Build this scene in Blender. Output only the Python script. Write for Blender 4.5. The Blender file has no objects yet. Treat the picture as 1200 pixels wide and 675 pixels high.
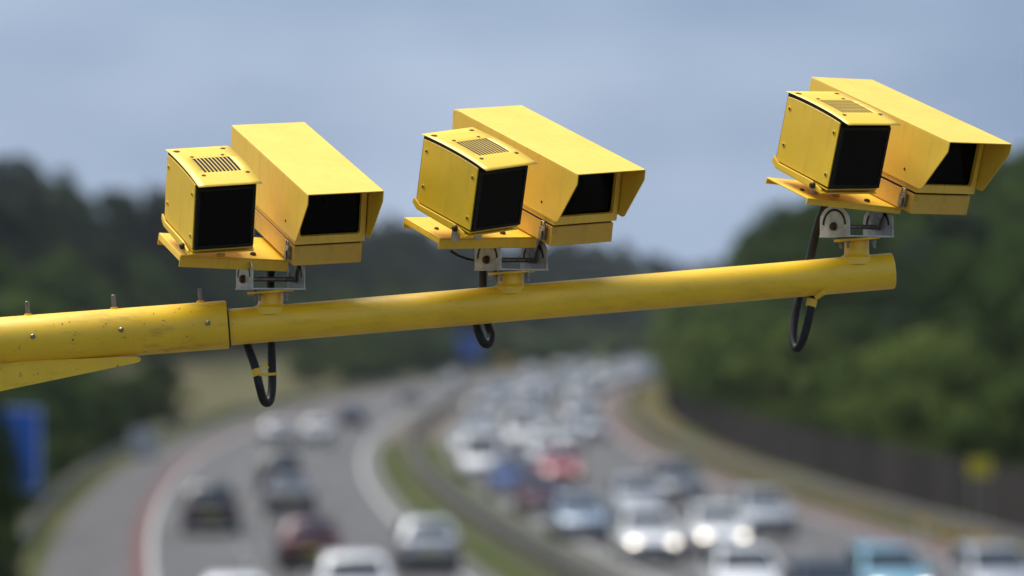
import bpy, math, random
import numpy as np
from mathutils import Matrix, Vector

SC = bpy.context.scene
COL = SC.collection
PI = math.pi
rng = random.Random(7)

# ------------------------------------------------------------------ camera
CAM_H = 7.0
FPX = 5000.0                      # focal length in pixels of a 1200 wide frame
cam = bpy.data.cameras.new('camera')
cam.sensor_width = 36.0
cam.lens = FPX * 36.0 / 1200.0
cam.clip_start = 0.5
cam.clip_end = 9000
cam.dof.use_dof = True
cam.dof.focus_distance = 10.27
cam.dof.aperture_fstop = 2.45
cam.dof.aperture_blades = 0
camo = bpy.data.objects.new('camera', cam)
COL.objects.link(camo)
PITCH = math.atan2(380 - 337.5, FPX)
camo.location = (0, 0, CAM_H)
camo.rotation_euler = (PI / 2 + PITCH, 0, 0)
SC.camera = camo

# ------------------------------------------------------------------ world, sun, exposure
SUN_EL, SUN_AZ = math.radians(64), math.radians(-64)   # azimuth from +Y towards +X
world = bpy.data.worlds.new('World')
SC.world = world
world.use_nodes = True
wn, wl = world.node_tree.nodes, world.node_tree.links
wn.clear()
w_out = wn.new('ShaderNodeOutputWorld')
w_bg = wn.new('ShaderNodeBackground')
w_sky = wn.new('ShaderNodeTexSky')
w_sky.sky_type = 'NISHITA'
w_sky.sun_disc = False
w_sky.sun_elevation = SUN_EL
w_sky.sun_rotation = SUN_AZ
w_sky.air_density = 1.0
w_sky.dust_density = 2.0
w_tc = wn.new('ShaderNodeTexCoord')
w_map = wn.new('ShaderNodeMapping')
w_map.inputs['Scale'].default_value = (1.0, 1.0, 2.6)
w_map.inputs['Location'].default_value = (0.31, 0.0, 0.12)
w_noise = wn.new('ShaderNodeTexNoise')
w_noise.inputs['Scale'].default_value = 8.0
w_noise.inputs['Detail'].default_value = 3.0
w_noise.inputs['Roughness'].default_value = 0.45
w_ramp = wn.new('ShaderNodeValToRGB')
w_ramp.color_ramp.elements[0].position = 0.33
w_ramp.color_ramp.elements[0].color = (1.14, 1.64, 2.62, 1)
w_ramp.color_ramp.elements[1].position = 0.68
w_ramp.color_ramp.elements[1].color = (2.25, 2.82, 3.75, 1)
w_mix = wn.new('ShaderNodeMixRGB')
w_mix.inputs['Fac'].default_value = 0.90
wl.new(w_tc.outputs['Generated'], w_map.inputs['Vector'])
wl.new(w_map.outputs['Vector'], w_noise.inputs['Vector'])
wl.new(w_noise.outputs['Fac'], w_ramp.inputs['Fac'])
wl.new(w_sky.outputs['Color'], w_mix.inputs['Color1'])
wl.new(w_ramp.outputs['Color'], w_mix.inputs['Color2'])
# paler air low over the land
w_sep = wn.new('ShaderNodeSeparateXYZ')
w_low = wn.new('ShaderNodeMapRange')
w_low.interpolation_type = 'SMOOTHSTEP'
w_low.inputs['From Min'].default_value = 0.0
w_low.inputs['From Max'].default_value = 0.055
w_low.inputs['To Min'].default_value = 0.55
w_low.inputs['To Max'].default_value = 0.0
w_mix2 = wn.new('ShaderNodeMixRGB')
w_mix2.inputs['Color2'].default_value = (2.35, 2.95, 3.95, 1)
wl.new(w_tc.outputs['Generated'], w_sep.inputs[0])
wl.new(w_sep.outputs['Z'], w_low.inputs['Value'])
wl.new(w_low.outputs['Result'], w_mix2.inputs['Fac'])
wl.new(w_mix.outputs['Color'], w_mix2.inputs['Color1'])
wl.new(w_mix2.outputs['Color'], w_bg.inputs['Color'])
w_bg.inputs['Strength'].default_value = 0.05
wl.new(w_bg.outputs['Background'], w_out.inputs['Surface'])

sun = bpy.data.lights.new('sun', 'SUN')
sun.energy = 1.5
sun.angle = math.radians(42)
sun.color = (1.0, 0.95, 0.87)
suno = bpy.data.objects.new('sun', sun)
COL.objects.link(suno)
sd = Vector((math.sin(SUN_AZ) * math.cos(SUN_EL), math.cos(SUN_AZ) * math.cos(SUN_EL), math.sin(SUN_EL)))
suno.rotation_euler = sd.to_track_quat('Z', 'Y').to_euler()
suno.location = (0, 0, 60)

SC.view_settings.view_transform = 'Standard'
SC.view_settings.look = 'None'
SC.view_settings.gamma = 1.0
SC.view_settings.use_curve_mapping = False
SC.view_settings.exposure = 1.93
SC.render.engine = 'CYCLES'
SC.cycles.use_denoising = True
SC.cycles.max_bounces = 6
SC.cycles.transparent_max_bounces = 8
SC.cycles.sample_clamp_indirect = 4.0
SC.cycles.caustics_reflective = False
SC.cycles.caustics_refractive = False


# ------------------------------------------------------------------ helpers
def px3(u, v, depth):
    """point of the place seen at photograph position (u, v), depth metres ahead of the viewer"""
    return Vector(((u - 600) / FPX * depth, depth, CAM_H + (380 - v) / FPX * depth))


def ground(u, v):
    y = CAM_H * FPX / (v - 380.0)
    return (u - 600) * y / FPX, y


class MB:
    def __init__(self):
        self.v, self.f = [], []

    def add(self, vs, fs):
        o = len(self.v)
        self.v += [tuple(p) for p in vs]
        self.f += [tuple(i + o for i in f) for f in fs]
        return self

    def box(self, lo, hi, M=None):
        (a, b, c), (d, e, f) = lo, hi
        vs = [(a, b, c), (d, b, c), (d, e, c), (a, e, c), (a, b, f), (d, b, f), (d, e, f), (a, e, f)]
        if M is not None:
            vs = [M @ Vector(p) for p in vs]
        return self.add(vs, [(0, 3, 2, 1), (4, 5, 6, 7), (0, 1, 5, 4), (1, 2, 6, 5), (2, 3, 7, 6), (3, 0, 4, 7)])

    def prism(self, poly, axis, a, b):
        """poly: 2-D outline, extruded along axis (0, 1 or 2) from a to b"""
        def P(p, t):
            q = list(p)
            q.insert(axis, t)
            return tuple(q)
        n = len(poly)
        vs = [P(p, a) for p in poly] + [P(p, b) for p in poly]
        fs = [tuple(range(n))[::-1], tuple(range(n, 2 * n))]
        fs += [(i, (i + 1) % n, (i + 1) % n + n, i + n) for i in range(n)]
        return self.add(vs, fs)

    def tube(self, pts, rad, n=16, caps=True):
        pts = [Vector(p) for p in pts]
        if not hasattr(rad, '__len__'):
            rad = [rad] * len(pts)
        o = len(self.v)
        ref = None
        for i, p in enumerate(pts):
            t = (pts[min(i + 1, len(pts) - 1)] - pts[max(i - 1, 0)]).normalized()
            if ref is None:
                ref = t.orthogonal().normalized()
            ref = (ref - t * ref.dot(t)).normalized()
            b = t.cross(ref)
            for k in range(n):
                a = 2 * PI * k / n
                self.v.append(tuple(p + (ref * math.cos(a) + b * math.sin(a)) * rad[i]))
        for i in range(len(pts) - 1):
            for k in range(n):
                k2 = (k + 1) % n
                self.f.append((o + i * n + k, o + i * n + k2, o + (i + 1) * n + k2, o + (i + 1) * n + k))
        if caps:
            self.f.append(tuple(o + k for k in range(n))[::-1])
            self.f.append(tuple(o + (len(pts) - 1) * n + k for k in range(n)))
        return self

    def build(self, name, m, parent=None, smooth=None, bevel=0, seg=2, M=None):
        me = bpy.data.meshes.new(name)
        me.from_pydata(self.v, [], self.f)
        me.validate()
        return link(name, me, m, parent, smooth, bevel, seg, M)


def recalc(me):
    import bmesh
    bm = bmesh.new()
    bm.from_mesh(me)
    bmesh.ops.recalc_face_normals(bm, faces=bm.faces)
    bm.to_mesh(me)
    bm.free()


def link(name, me, m, parent=None, smooth=None, bevel=0, seg=2, M=None, fix=True):
    if fix:
        recalc(me)
    if m is not None:
        me.materials.append(m)
    if smooth is not None:
        me.polygons.foreach_set('use_smooth', [True] * len(me.polygons))
        me.set_sharp_from_angle(angle=math.radians(smooth))
    o = bpy.data.objects.new(name, me)
    COL.objects.link(o)
    o.parent = parent
    if M is not None:
        o.matrix_local = M
    if bevel:
        b = o.modifiers.new('bevel', 'BEVEL')
        b.width = bevel
        b.segments = seg
        b.limit_method = 'ANGLE'
        b.angle_limit = math.radians(35)
    return o


def share(name, me, parent, M):
    o = bpy.data.objects.new(name, me)
    COL.objects.link(o)
    o.parent = parent
    o.matrix_local = M
    return o


def tag(o, label=None, cat=None, group=None, kind=None):
    if label:
        o['label'] = label
    if cat:
        o['category'] = cat
    if group:
        o['group'] = group
    if kind:
        o['kind'] = kind
    return o


def thing(name, label, cat, loc=(0, 0, 0), rz=0, group=None):
    o = bpy.data.objects.new(name, None)
    o.empty_display_size = 0.1
    COL.objects.link(o)
    o.location = loc
    o.rotation_euler = (0, 0, rz)
    return tag(o, label, cat, group)


KIDS = {}


def copy_tree(o, parent=None, swap=None):
    c = o.copy()
    COL.objects.link(c)
    c.parent = parent
    if swap and o.type == 'MESH' and o.data.materials and o.data.materials[0] in swap:
        c.material_slots[0].link = 'OBJECT'
        c.material_slots[0].material = swap[o.data.materials[0]]
    for ch in KIDS.get(o.name, []):
        copy_tree(ch, c, swap)
    return c


def remember(root):
    """children list of a finished prototype, three levels deep"""
    objs = list(COL.objects)
    for o in objs:
        if o.parent is not None:
            p = o.parent.name
            KIDS.setdefault(p, [])
            if o not in KIDS[p]:
                KIDS[p].append(o)


# ------------------------------------------------------------------ materials
def mat(name, col, rough=0.6, metal=0.0, spec=0.5, coat=0.0):
    m = bpy.data.materials.new(name)
    m.use_nodes = True
    p = m.node_tree.nodes['Principled BSDF']
    p.inputs['Base Color'].default_value = (*col, 1)
    p.inputs['Roughness'].default_value = rough
    p.inputs['Metallic'].default_value = metal
    p.inputs['Specular IOR Level'].default_value = spec
    p.inputs['Coat Weight'].default_value = coat
    return m


def noise_mat(name, stops, scale, rough=0.8, detail=5, bump=0.0, metal=0.0, spec=0.4, stretch=(1, 1, 1), rvar=0.0, coord='Object'):
    """principled material whose base colour runs through stops by fractal noise"""
    m = mat(name, stops[0][1], rough, metal, spec)
    n, l = m.node_tree.nodes, m.node_tree.links
    p = n['Principled BSDF']
    tc = n.new('ShaderNodeTexCoord')
    mp = n.new('ShaderNodeMapping')
    mp.inputs['Scale'].default_value = stretch
    no = n.new('ShaderNodeTexNoise')
    no.inputs['Scale'].default_value = scale
    no.inputs['Detail'].default_value = detail
    no.inputs['Roughness'].default_value = 0.6
    cr = n.new('ShaderNodeValToRGB')
    el = cr.color_ramp.elements
    while len(el) < len(stops):
        el.new(0.5)
    for e, (pos, c) in zip(el, stops):
        e.position = pos
        e.color = (*c, 1)
    l.new(tc.outputs[coord], mp.inputs['Vector'])
    l.new(mp.outputs['Vector'], no.inputs['Vector'])
    l.new(no.outputs['Fac'], cr.inputs['Fac'])
    l.new(cr.outputs['Color'], p.inputs['Base Color'])
    if rvar:
        mr = n.new('ShaderNodeMapRange')
        mr.inputs['To Min'].default_value = rough - rvar
        mr.inputs['To Max'].default_value = rough + rvar
        l.new(no.outputs['Fac'], mr.inputs['Value'])
        l.new(mr.outputs['Result'], p.inputs['Roughness'])
    if bump:
        bp = n.new('ShaderNodeBump')
        bp.inputs['Strength'].default_value = bump
        bp.inputs['Distance'].default_value = 0.02
        l.new(no.outputs['Fac'], bp.inputs['Height'])
        l.new(bp.outputs['Normal'], p.inputs['Normal'])
    return m


def paint(name, col, dirt, chips, rough=0.42, streak=(1, 1, 1), grime_amt=0.55):
    """weathered yellow paint: broad fading, fine grime, small chips down to grey primer"""
    m = mat(name, col, rough, 0, 0.75, 0.0)
    m.node_tree.nodes['Principled BSDF'].inputs['Coat Roughness'].default_value = 0.4
    n, l = m.node_tree.nodes, m.node_tree.links
    p = n['Principled BSDF']
    tc = n.new('ShaderNodeTexCoord')

    def noise(scale, detail, rgh=0.6, st=(1, 1, 1)):
        mp = n.new('ShaderNodeMapping')
        mp.inputs['Scale'].default_value = st
        x = n.new('ShaderNodeTexNoise')
        x.inputs['Scale'].default_value = scale
        x.inputs['Detail'].default_value = detail
        x.inputs['Roughness'].default_value = rgh
        l.new(tc.outputs['Object'], mp.inputs['Vector'])
        l.new(mp.outputs['Vector'], x.inputs['Vector'])
        return x

    def ramp(src, a, b):
        r = n.new('ShaderNodeMapRange')
        r.inputs['From Min'].default_value = a
        r.inputs['From Max'].default_value = b
        l.new(src, r.inputs['Value'])
        return r.outputs['Result']

    def mix(fac, c1, c2):
        x = n.new('ShaderNodeMixRGB')
        if isinstance(fac, float):
            x.inputs['Fac'].default_value = fac
        else:
            l.new(fac, x.inputs['Fac'])
        for s, c in (('Color1', c1), ('Color2', c2)):
            if isinstance(c, tuple):
                x.inputs[s].default_value = (*c, 1)
            else:
                l.new(c, x.inputs[s])
        return x.outputs['Color']

    def mul(a, k):
        x = n.new('ShaderNodeMath')
        x.operation = 'MULTIPLY'
        l.new(a, x.inputs[0])
        x.inputs[1].default_value = k
        return x.outputs[0]

    fade = noise(6, 3)
    c = mix(ramp(fade.outputs['Fac'], 0.3, 0.72), tuple(v * 0.92 for v in col), tuple(min(1, v * 1.06 + 0.006) for v in col))
    gr = noise(26, 6, 0.7, streak)
    c = mix(mul(ramp(gr.outputs['Fac'], 0.52, 0.85), grime_amt), c, dirt)
    sp = noise(150, 2, 0.5)
    c = mix(mul(ramp(sp.outputs['Fac'], 0.70, 0.76), 0.6), c, tuple(v * 0.35 for v in col))
    if chips:
        ch = noise(38, 5, 0.75)
        c = mix(ramp(ch.outputs['Fac'], 0.66 - chips, 0.675 - chips), c, (0.11, 0.10, 0.085))
    l.new(c, p.inputs['Base Color'])
    rr = n.new('ShaderNodeMapRange')
    rr.inputs['From Min'].default_value = 0.25
    rr.inputs['From Max'].default_value = 0.85
    rr.inputs['To Min'].default_value = rough - 0.08
    rr.inputs['To Max'].default_value = rough + 0.25
    l.new(gr.outputs['Fac'], rr.inputs['Value'])
    l.new(rr.outputs['Result'], p.inputs['Roughness'])
    bp = n.new('ShaderNodeBump')
    bp.inputs['Strength'].default_value = 0.06
    bp.inputs['Distance'].default_value = 0.004
    l.new(fade.outputs['Fac'], bp.inputs['Height'])
    l.new(bp.outputs['Normal'], p.inputs['Normal'])
    return m


YEL = (0.85, 0.555, 0.060)
M_YEL = paint('yellow_paint', YEL, (0.42, 0.25, 0.02), 0.0, 0.40, (1, 1, 0.18), 0.6)
M_YEL2 = paint('yellow_paint_box', (0.84, 0.535, 0.024), (0.45, 0.28, 0.03), 0.0, 0.40, (1, 1, 0.2), 0.6)
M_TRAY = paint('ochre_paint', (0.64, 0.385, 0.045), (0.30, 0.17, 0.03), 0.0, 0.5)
M_ARM = paint('yellow_arm_paint', (0.90, 0.555, 0.006), (0.46, 0.27, 0.012), 0.0, 0.38, (0.25, 1, 1), 0.7)
M_SLEEVE = paint('yellow_sleeve_paint', (0.90, 0.560, 0.008), (0.27, 0.16, 0.012), 0.02, 0.45, (0.3, 1, 1), 0.95)
M_BLACK = mat('black_plastic', (0.004, 0.004, 0.004), 0.5, 0, 0.25)
M_BLKGLASS = mat('black_acrylic', (0.002, 0.002, 0.002), 0.22, 0, 0.12)
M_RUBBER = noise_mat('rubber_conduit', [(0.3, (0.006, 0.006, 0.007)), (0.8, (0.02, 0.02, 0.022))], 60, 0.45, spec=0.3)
M_GALV = noise_mat('galvanised_steel', [(0.25, (0.30, 0.30, 0.29)), (0.55, (0.50, 0.50, 0.49)), (0.8, (0.62, 0.62, 0.60))], 45, 0.48, metal=0.35, rvar=0.12)
M_STEEL = noise_mat('dull_steel', [(0.3, (0.12, 0.11, 0.10)), (0.7, (0.34, 0.32, 0.29))], 120, 0.42, metal=0.8)
M_BOLT = noise_mat('rusty_bolt', [(0.3, (0.025, 0.017, 0.012)), (0.7, (0.10, 0.055, 0.03))], 160, 0.6, metal=0.4)
M_TAPE = mat('yellow_tape', (0.78, 0.50, 0.04), 0.5)
M_LENS = mat('lens_glass', (0.004, 0.005, 0.012), 0.05, 0, 0.8, 1.0)


def tinted_glass():
    m = bpy.data.materials.new('tinted_window_glass')
    m.use_nodes = True
    n, l = m.node_tree.nodes, m.node_tree.links
    n.clear()
    out = n.new('ShaderNodeOutputMaterial')
    tr = n.new('ShaderNodeBsdfTransparent')
    tr.inputs['Color'].default_value = (0.22, 0.22, 0.23, 1)
    gl = n.new('ShaderNodeBsdfGlossy')
    gl.inputs['Roughness'].default_value = 0.04
    gl.inputs['Color'].default_value = (0.26, 0.27, 0.28, 1)
    fr = n.new('ShaderNodeFresnel')
    fr.inputs['IOR'].default_value = 1.4
    mx = n.new('ShaderNodeMixShader')
    l.new(fr.outputs['Fac'], mx.inputs['Fac'])
    l.new(tr.outputs['BSDF'], mx.inputs[1])
    l.new(gl.outputs['BSDF'], mx.inputs[2])
    l.new(mx.outputs['Shader'], out.inputs['Surface'])
    return m


M_WINDOW = tinted_glass()

# ------------------------------------------------------------------ the setting: road in a shallow S, verges, woodland floor
Y0, Y1 = -60.0, 1500.0


def xc(y):
    """centre line of the motorway"""
    if y < 119:
        return -6 + 2.95e-4 * 156 ** 2 - 2 * 2.95e-4 * 156 * (y - 119)
    if y < 275:
        return -6 + 2.95e-4 * (y - 275) ** 2
    return -6 + 1.5e-4 * (y - 275) ** 2


def heading(y):
    return math.atan((xc(y + 0.5) - xc(y - 0.5)))


def zt(d, y):
    """height of the land at offset d from the centre line"""
    if d < -17.5:
        t = min(1, (-d - 17.5) / 22)
        k = max(0, min(1, (y - 250) / 400))
        return 4.2 * t * t * (3 - 2 * t) + min(13, max(0, -d - 39.5) * 0.3) * (0.25 + 0.75 * k * k * (3 - 2 * k))
    if d > 19.5:
        t = min(1, (d - 19.5) / 24)
        return 4.5 * t * t * (3 - 2 * t)
    return 0.0


YS = [Y0 + i * 6.0 for i in range(int((Y1 - Y0) / 6) + 1)]


def strip(name, d0, d1, z, m, ya=Y0, yb=Y1, step=4.0):
    mb = MB()
    n = int((yb - ya) / step) + 1
    for i in range(n):
        y = ya + (yb - ya) * i / (n - 1)
        mb.v += [(xc(y) + d0, y, z), (xc(y) + d1, y, z)]
    mb.f = [(2 * i, 2 * i + 1, 2 * i + 3, 2 * i + 2) for i in range(n - 1)]
    o = mb.build(name, m)
    return tag(o, kind='structure')


M_EARTH = noise_mat('grass_and_earth', [(0.30, (0.035, 0.048, 0.014)), (0.52, (0.070, 0.078, 0.027)), (0.72, (0.15, 0.125, 0.055))], 0.22, 0.95, detail=9, bump=0.4, spec=0.1)
M_ASPH = noise_mat('asphalt', [(0.3, (0.072, 0.071, 0.072)), (0.7, (0.100, 0.098, 0.097))], 0.5, 0.82, detail=9, bump=0.15, spec=0.3, stretch=(1.0, 0.12, 1))
M_SHOULDER = noise_mat('worn_asphalt', [(0.3, (0.072, 0.068, 0.069)), (0.7, (0.102, 0.096, 0.094))], 0.6, 0.88, detail=9, spec=0.25, stretch=(1, 0.15, 1))
M_RED = noise_mat('red_surfacing', [(0.3, (0.105, 0.048, 0.045)), (0.7, (0.14, 0.072, 0.067))], 0.8, 0.85, detail=6, spec=0.2)
M_CONC = noise_mat('pale_concrete', [(0.3, (0.11, 0.107, 0.10)), (0.7, (0.16, 0.155, 0.145))], 0.7, 0.85, detail=7, spec=0.2)
M_WHITE = noise_mat('road_paint', [(0.35, (0.22, 0.22, 0.21)), (0.65, (0.48, 0.48, 0.46))], 1.2, 0.7, detail=5)
M_RESERVE = noise_mat('gravelly_earth', [(0.3, (0.085, 0.075, 0.062)), (0.7, (0.14, 0.122, 0.10))], 0.5, 0.95, detail=9, spec=0.1)
M_GRASS = noise_mat('reserve_grass', [(0.30, (0.030, 0.045, 0.012)), (0.55, (0.054, 0.064, 0.020)), (0.72, (0.092, 0.080, 0.042))], 0.35, 0.95, detail=8, spec=0.1)
M_DRY = noise_mat('dry_verge_grass', [(0.30, (0.040, 0.055, 0.016)), (0.52, (0.080, 0.072, 0.028)), (0.70, (0.185, 0.100, 0.038))], 0.30, 0.95, detail=8, spec=0.1)

# land sheet reaching the horizon
DS = [-4000, -900, -300, -120, -84, -70, -55, -46, -39.5, -35, -30, -26, -22, -17.5, -14.4, 0, 14.0, 19.5, 24, 28, 33, 38, 43.5, 60, 120, 300, 900, 4000]
mb = MB()
YL = [-300, -120] + YS[::2] + [1700, 2100, 3000, 5000, 8000]
for y in YL:
    for d in DS:
        yy = max(Y0, min(Y1, y))
        z = zt(d, yy)
        bump = 0.0 if -17 < d < 19 or abs(d) > 100 else 0.35 * math.sin(yy * 0.13 + d) * math.cos(yy * 0.041 - d * 0.7)
        mb.v.append((xc(yy) + d, y, z + bump - 0.03))
nD = len(DS)
mb.f = [(i * nD + j, i * nD + j + 1, (i + 1) * nD + j + 1, (i + 1) * nD + j) for i in range(len(YL) - 1) for j in range(nD - 1)]
land = tag(mb.build('ground', M_EARTH, smooth=60), kind='structure')

D_L, D_R = -11.2, 12.6          # outer edge lines
strip('road', D_L - 3.1, -1.75, 0.0, M_ASPH)
road_r = strip('road', 1.75, D_R + 1.5, 0.0, M_ASPH)
strip('hard_shoulder', D_L - 3.1, D_L - 0.62, 0.012, M_SHOULDER)
strip('red_edge_strip', D_L - 0.62, D_L - 0.18, 0.014, M_RED)
strip('red_edge_strip', D_R + 0.18, D_R + 0.85, 0.014, M_RED)
strip('hard_strip', -2.15, -1.75, 0.012, M_CONC)
strip('hard_strip', 1.75, 2.1, 0.012, M_CONC)
strip('edge_line', D_L - 0.09, D_L + 0.09, 0.024, M_WHITE)
strip('edge_line', D_R - 0.09, D_R + 0.09, 0.024, M_WHITE)
strip('edge_line', -2.72, -2.52, 0.024, M_WHITE)
strip('edge_line', 2.40, 2.62, 0.024, M_WHITE)
strip('central_reservation', -1.75, 1.75, 0.03, M_RESERVE)
strip('reservation_grass', -1.74, -0.22, 0.05, M_GRASS, 40, 250)
strip('reservation_grass', 0.22, 1.74, 0.05, M_GRASS, 40, 250)
strip('right_verge', D_R + 1.5, 18.6, 0.02, M_DRY)


def dashes(d):
    mb = MB()
    y = 60.0
    while y < 520:
        vs = []
        for yy in (y, y + 1, y + 2):
            vs += [(xc(yy) + d - 0.08, yy, 0.022), (xc(yy) + d + 0.08, yy, 0.022)]
        mb.add(vs, [(0, 1, 3, 2), (2, 3, 5, 4)])
        y += 9.0
    tag(mb.build('lane_line', M_WHITE), kind='structure')


for d in (-8.35, -5.5, 5.75, 9.15):
    dashes(d)

# dry grass slope on the outside of the bend
mb = MB()
bd = [-17.6, -20, -22, -24, -26, -28, -30, -32, -34]
by_ = [300 + 8 * i for i in range(29)]
for y in by_:
    for d in bd:
        dd = d if d > -33 else d + 1.5 * math.sin(y * 0.07)
        bump = 0.35 * math.sin(y * 0.13 + dd) * math.cos(y * 0.041 - dd * 0.7)
        mb.v.append((xc(y) + dd, y, zt(dd, y) + (bump if d < -17.7 else 0) + 0.12))
mb.f = [(i * 9 + j, i * 9 + j + 1, (i + 1) * 9 + j + 1, (i + 1) * 9 + j) for i in range(len(by_) - 1) for j in range(8)]
M_BANK = noise_mat('straw_grass', [(0.30, (0.055, 0.060, 0.024)), (0.5, (0.100, 0.090, 0.042)), (0.7, (0.165, 0.132, 0.072))], 0.25, 0.95, detail=8, spec=0.1)
tag(mb.build('grass_bank', M_BANK, smooth=60), kind='structure')

# ------------------------------------------------------------------ crash barriers
M_BARR = noise_mat('barrier_steel', [(0.3, (0.13, 0.122, 0.110)), (0.7, (0.22, 0.205, 0.185))], 1.5, 0.5, metal=0.5)
W_SEC = [(-0.01, 0.46), (0.03, 0.48), (0.06, 0.53), (0.06, 0.56), (0.02, 0.59), (0.02, 0.62), (0.06, 0.65), (0.06, 0.70), (0.03, 0.76), (-0.01, 0.77)]


def rail(name, d, side, parent, ya, yb):
    mb = MB()
    sec = W_SEC + [(x - 0.006, z) for x, z in reversed(W_SEC)]
    k = len(sec)
    ys = [ya + 6.0 * i for i in range(int((yb - ya) / 6) + 1)]
    for y in ys:
        mb.v += [(xc(y) + d + side * x, y, z) for x, z in sec]
    for i in range(len(ys) - 1):
        mb.f += [(i * k + j, i * k + (j + 1) % k, (i + 1) * k + (j + 1) % k, (i + 1) * k + j) for j in range(k)]
    return mb.build(name, M_BARR, parent, smooth=40)


post_mesh = None


def barrier(label, d, sides, ya=60, yb=640):
    global post_mesh
    root = thing('crash_barrier', label, 'barrier', (0, 0, 0))
    for s in sides:
        rail('rail', d + s * (0.12 if len(sides) > 1 else 0.06), s, root, ya, yb)
    y = ya + 1.0
    while y < min(yb, 430):
        M = Matrix.Translation((xc(y) + d, y, 0))
        if post_mesh is None:
            m = MB()
            m.box((-0.05, -0.03, -0.2), (0.05, -0.024, 0.74))
            m.box((-0.05, 0.024, -0.2), (0.05, 0.03, 0.74))
            m.box((-0.004, -0.024, -0.2), (0.004, 0.024, 0.74))
            o = m.build('post', M_BARR, root)
            o.matrix_local = M
            post_mesh = o.data
        else:
            share('post', post_mesh, root, M)
        y += 3.2
    return root


barrier('grey steel crash barrier along the grass verge left of the road', -15.1, (1,))
barrier('double sided steel crash barrier down the central reservation', 0.0, (-1, 1))
barrier('grey steel crash barrier in front of the dark fence', 14.9, (-1,))

# ------------------------------------------------------------------ dark close-boarded fence on the right
M_FENCE = noise_mat('dark_fence_timber', [(0.3, (0.015, 0.012, 0.011)), (0.7, (0.034, 0.028, 0.026))], 3.0, 0.85, detail=6, stretch=(6, 6, 0.6), spec=0.2)
_n, _l = M_FENCE.node_tree.nodes, M_FENCE.node_tree.links
_p = _n['Principled BSDF']
_src = _p.inputs['Base Color'].links[0].from_socket
_oi = _n.new('ShaderNodeObjectInfo')
_mr = _n.new('ShaderNodeMapRange')
_mr.inputs['To Min'].default_value = 0.6
_mr.inputs['To Max'].default_value = 1.35
_vm = _n.new('ShaderNodeVectorMath')
_vm.operation = 'SCALE'
_l.new(_oi.outputs['Random'], _mr.inputs['Value'])
_l.new(_src, _vm.inputs[0])
_l.new(_mr.outputs['Result'], _vm.inputs['Scale'])
_l.new(_vm.outputs['Vector'], _p.inputs['Base Color'])
fence = thing('boarded_fence', 'tall dark close-boarded fence below the trees right of the road', 'fence', (0, 0, 0))
pm = qm = None
y = 96.0
FD = 17.9
while y < 470:
    x = xc(y) + FD
    M = Matrix.Translation((x, y, 0)) @ Matrix.Rotation(-heading(y + 1.5), 4, 'Z')
    if pm is None:
        m = MB()
        b = 0.06
        while b < 2.92:
            m.box((-0.012 - 0.01 * rng.random(), b, 0.06), (0.014, b + 0.138, 2.15 + 0.02 * rng.random()))
            b += 0.144
        for z in (0.4, 1.1, 1.8):
            m.box((0.015, 0.05, z), (0.06, 2.95, z + 0.09))
        o = m.build('panel', M_FENCE, fence)
        o.matrix_local = M
        pm = o.data
        m = MB()
        m.box((-0.05, -0.05, -0.3), (0.05, 0.05, 2.26))
        m.add([(-0.06, -0.06, 2.262), (0.06, -0.06, 2.262), (0.06, 0.06, 2.262), (-0.06, 0.06, 2.262), (0, 0, 2.31)], [(0, 1, 4), (1, 2, 4), (2, 3, 4), (3, 0, 4), (3, 2, 1, 0)])
        o = m.build('post', M_FENCE, fence)
        o.matrix_local = M
        qm = o.data
    else:
        share('panel', pm, fence, M)
        share('post', qm, fence, M)
    y += 3.0

# ------------------------------------------------------------------ trees and shrubs
def leaf_mat(name, dark, mid, light, trans=0.25):
    m = bpy.data.materials.new(name)
    m.use_nodes = True
    n, l = m.node_tree.nodes, m.node_tree.links
    n.clear()
    out = n.new('ShaderNodeOutputMaterial')
    df = n.new('ShaderNodeBsdfDiffuse')
    tr = n.new('ShaderNodeBsdfTranslucent')
    mx = n.new('ShaderNodeMixShader')
    mx.inputs['Fac'].default_value = trans
    tc = n.new('ShaderNodeTexCoord')
    oi = n.new('ShaderNodeObjectInfo')
    no = n.new('ShaderNodeTexNoise')
    no.inputs['Scale'].default_value = 0.55
    no.inputs['Detail'].default_value = 4
    ad = n.new('ShaderNodeMath')
    ad.operation = 'MULTIPLY_ADD'
    ad.inputs[1].default_value = 0.34
    ad.inputs[2].default_value = -0.17
    sm = n.new('ShaderNodeMath')
    sm.operation = 'ADD'
    cr = n.new('ShaderNodeValToRGB')
    cr.color_ramp.elements.new(0.5)
    for e, (p, c) in zip(cr.color_ramp.elements, ((0.32, dark), (0.5, mid), (0.70, light))):
        e.position = p
        e.color = (*c, 1)
    l.new(tc.outputs['Object'], no.inputs['Vector'])
    l.new(oi.outputs['Random'], ad.inputs[0])
    l.new(ad.outputs[0], sm.inputs[0])
    l.new(no.outputs['Fac'], sm.inputs[1])
    l.new(sm.outputs[0], cr.inputs['Fac'])
    l.new(cr.outputs['Color'], df.inputs['Color'])
    l.new(cr.outputs['Color'], tr.inputs['Color'])
    l.new(df.outputs['BSDF'], mx.inputs[1])
    l.new(tr.outputs['BSDF'], mx.inputs[2])
    l.new(mx.outputs['Shader'], out.inputs['Surface'])
    return m


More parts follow.
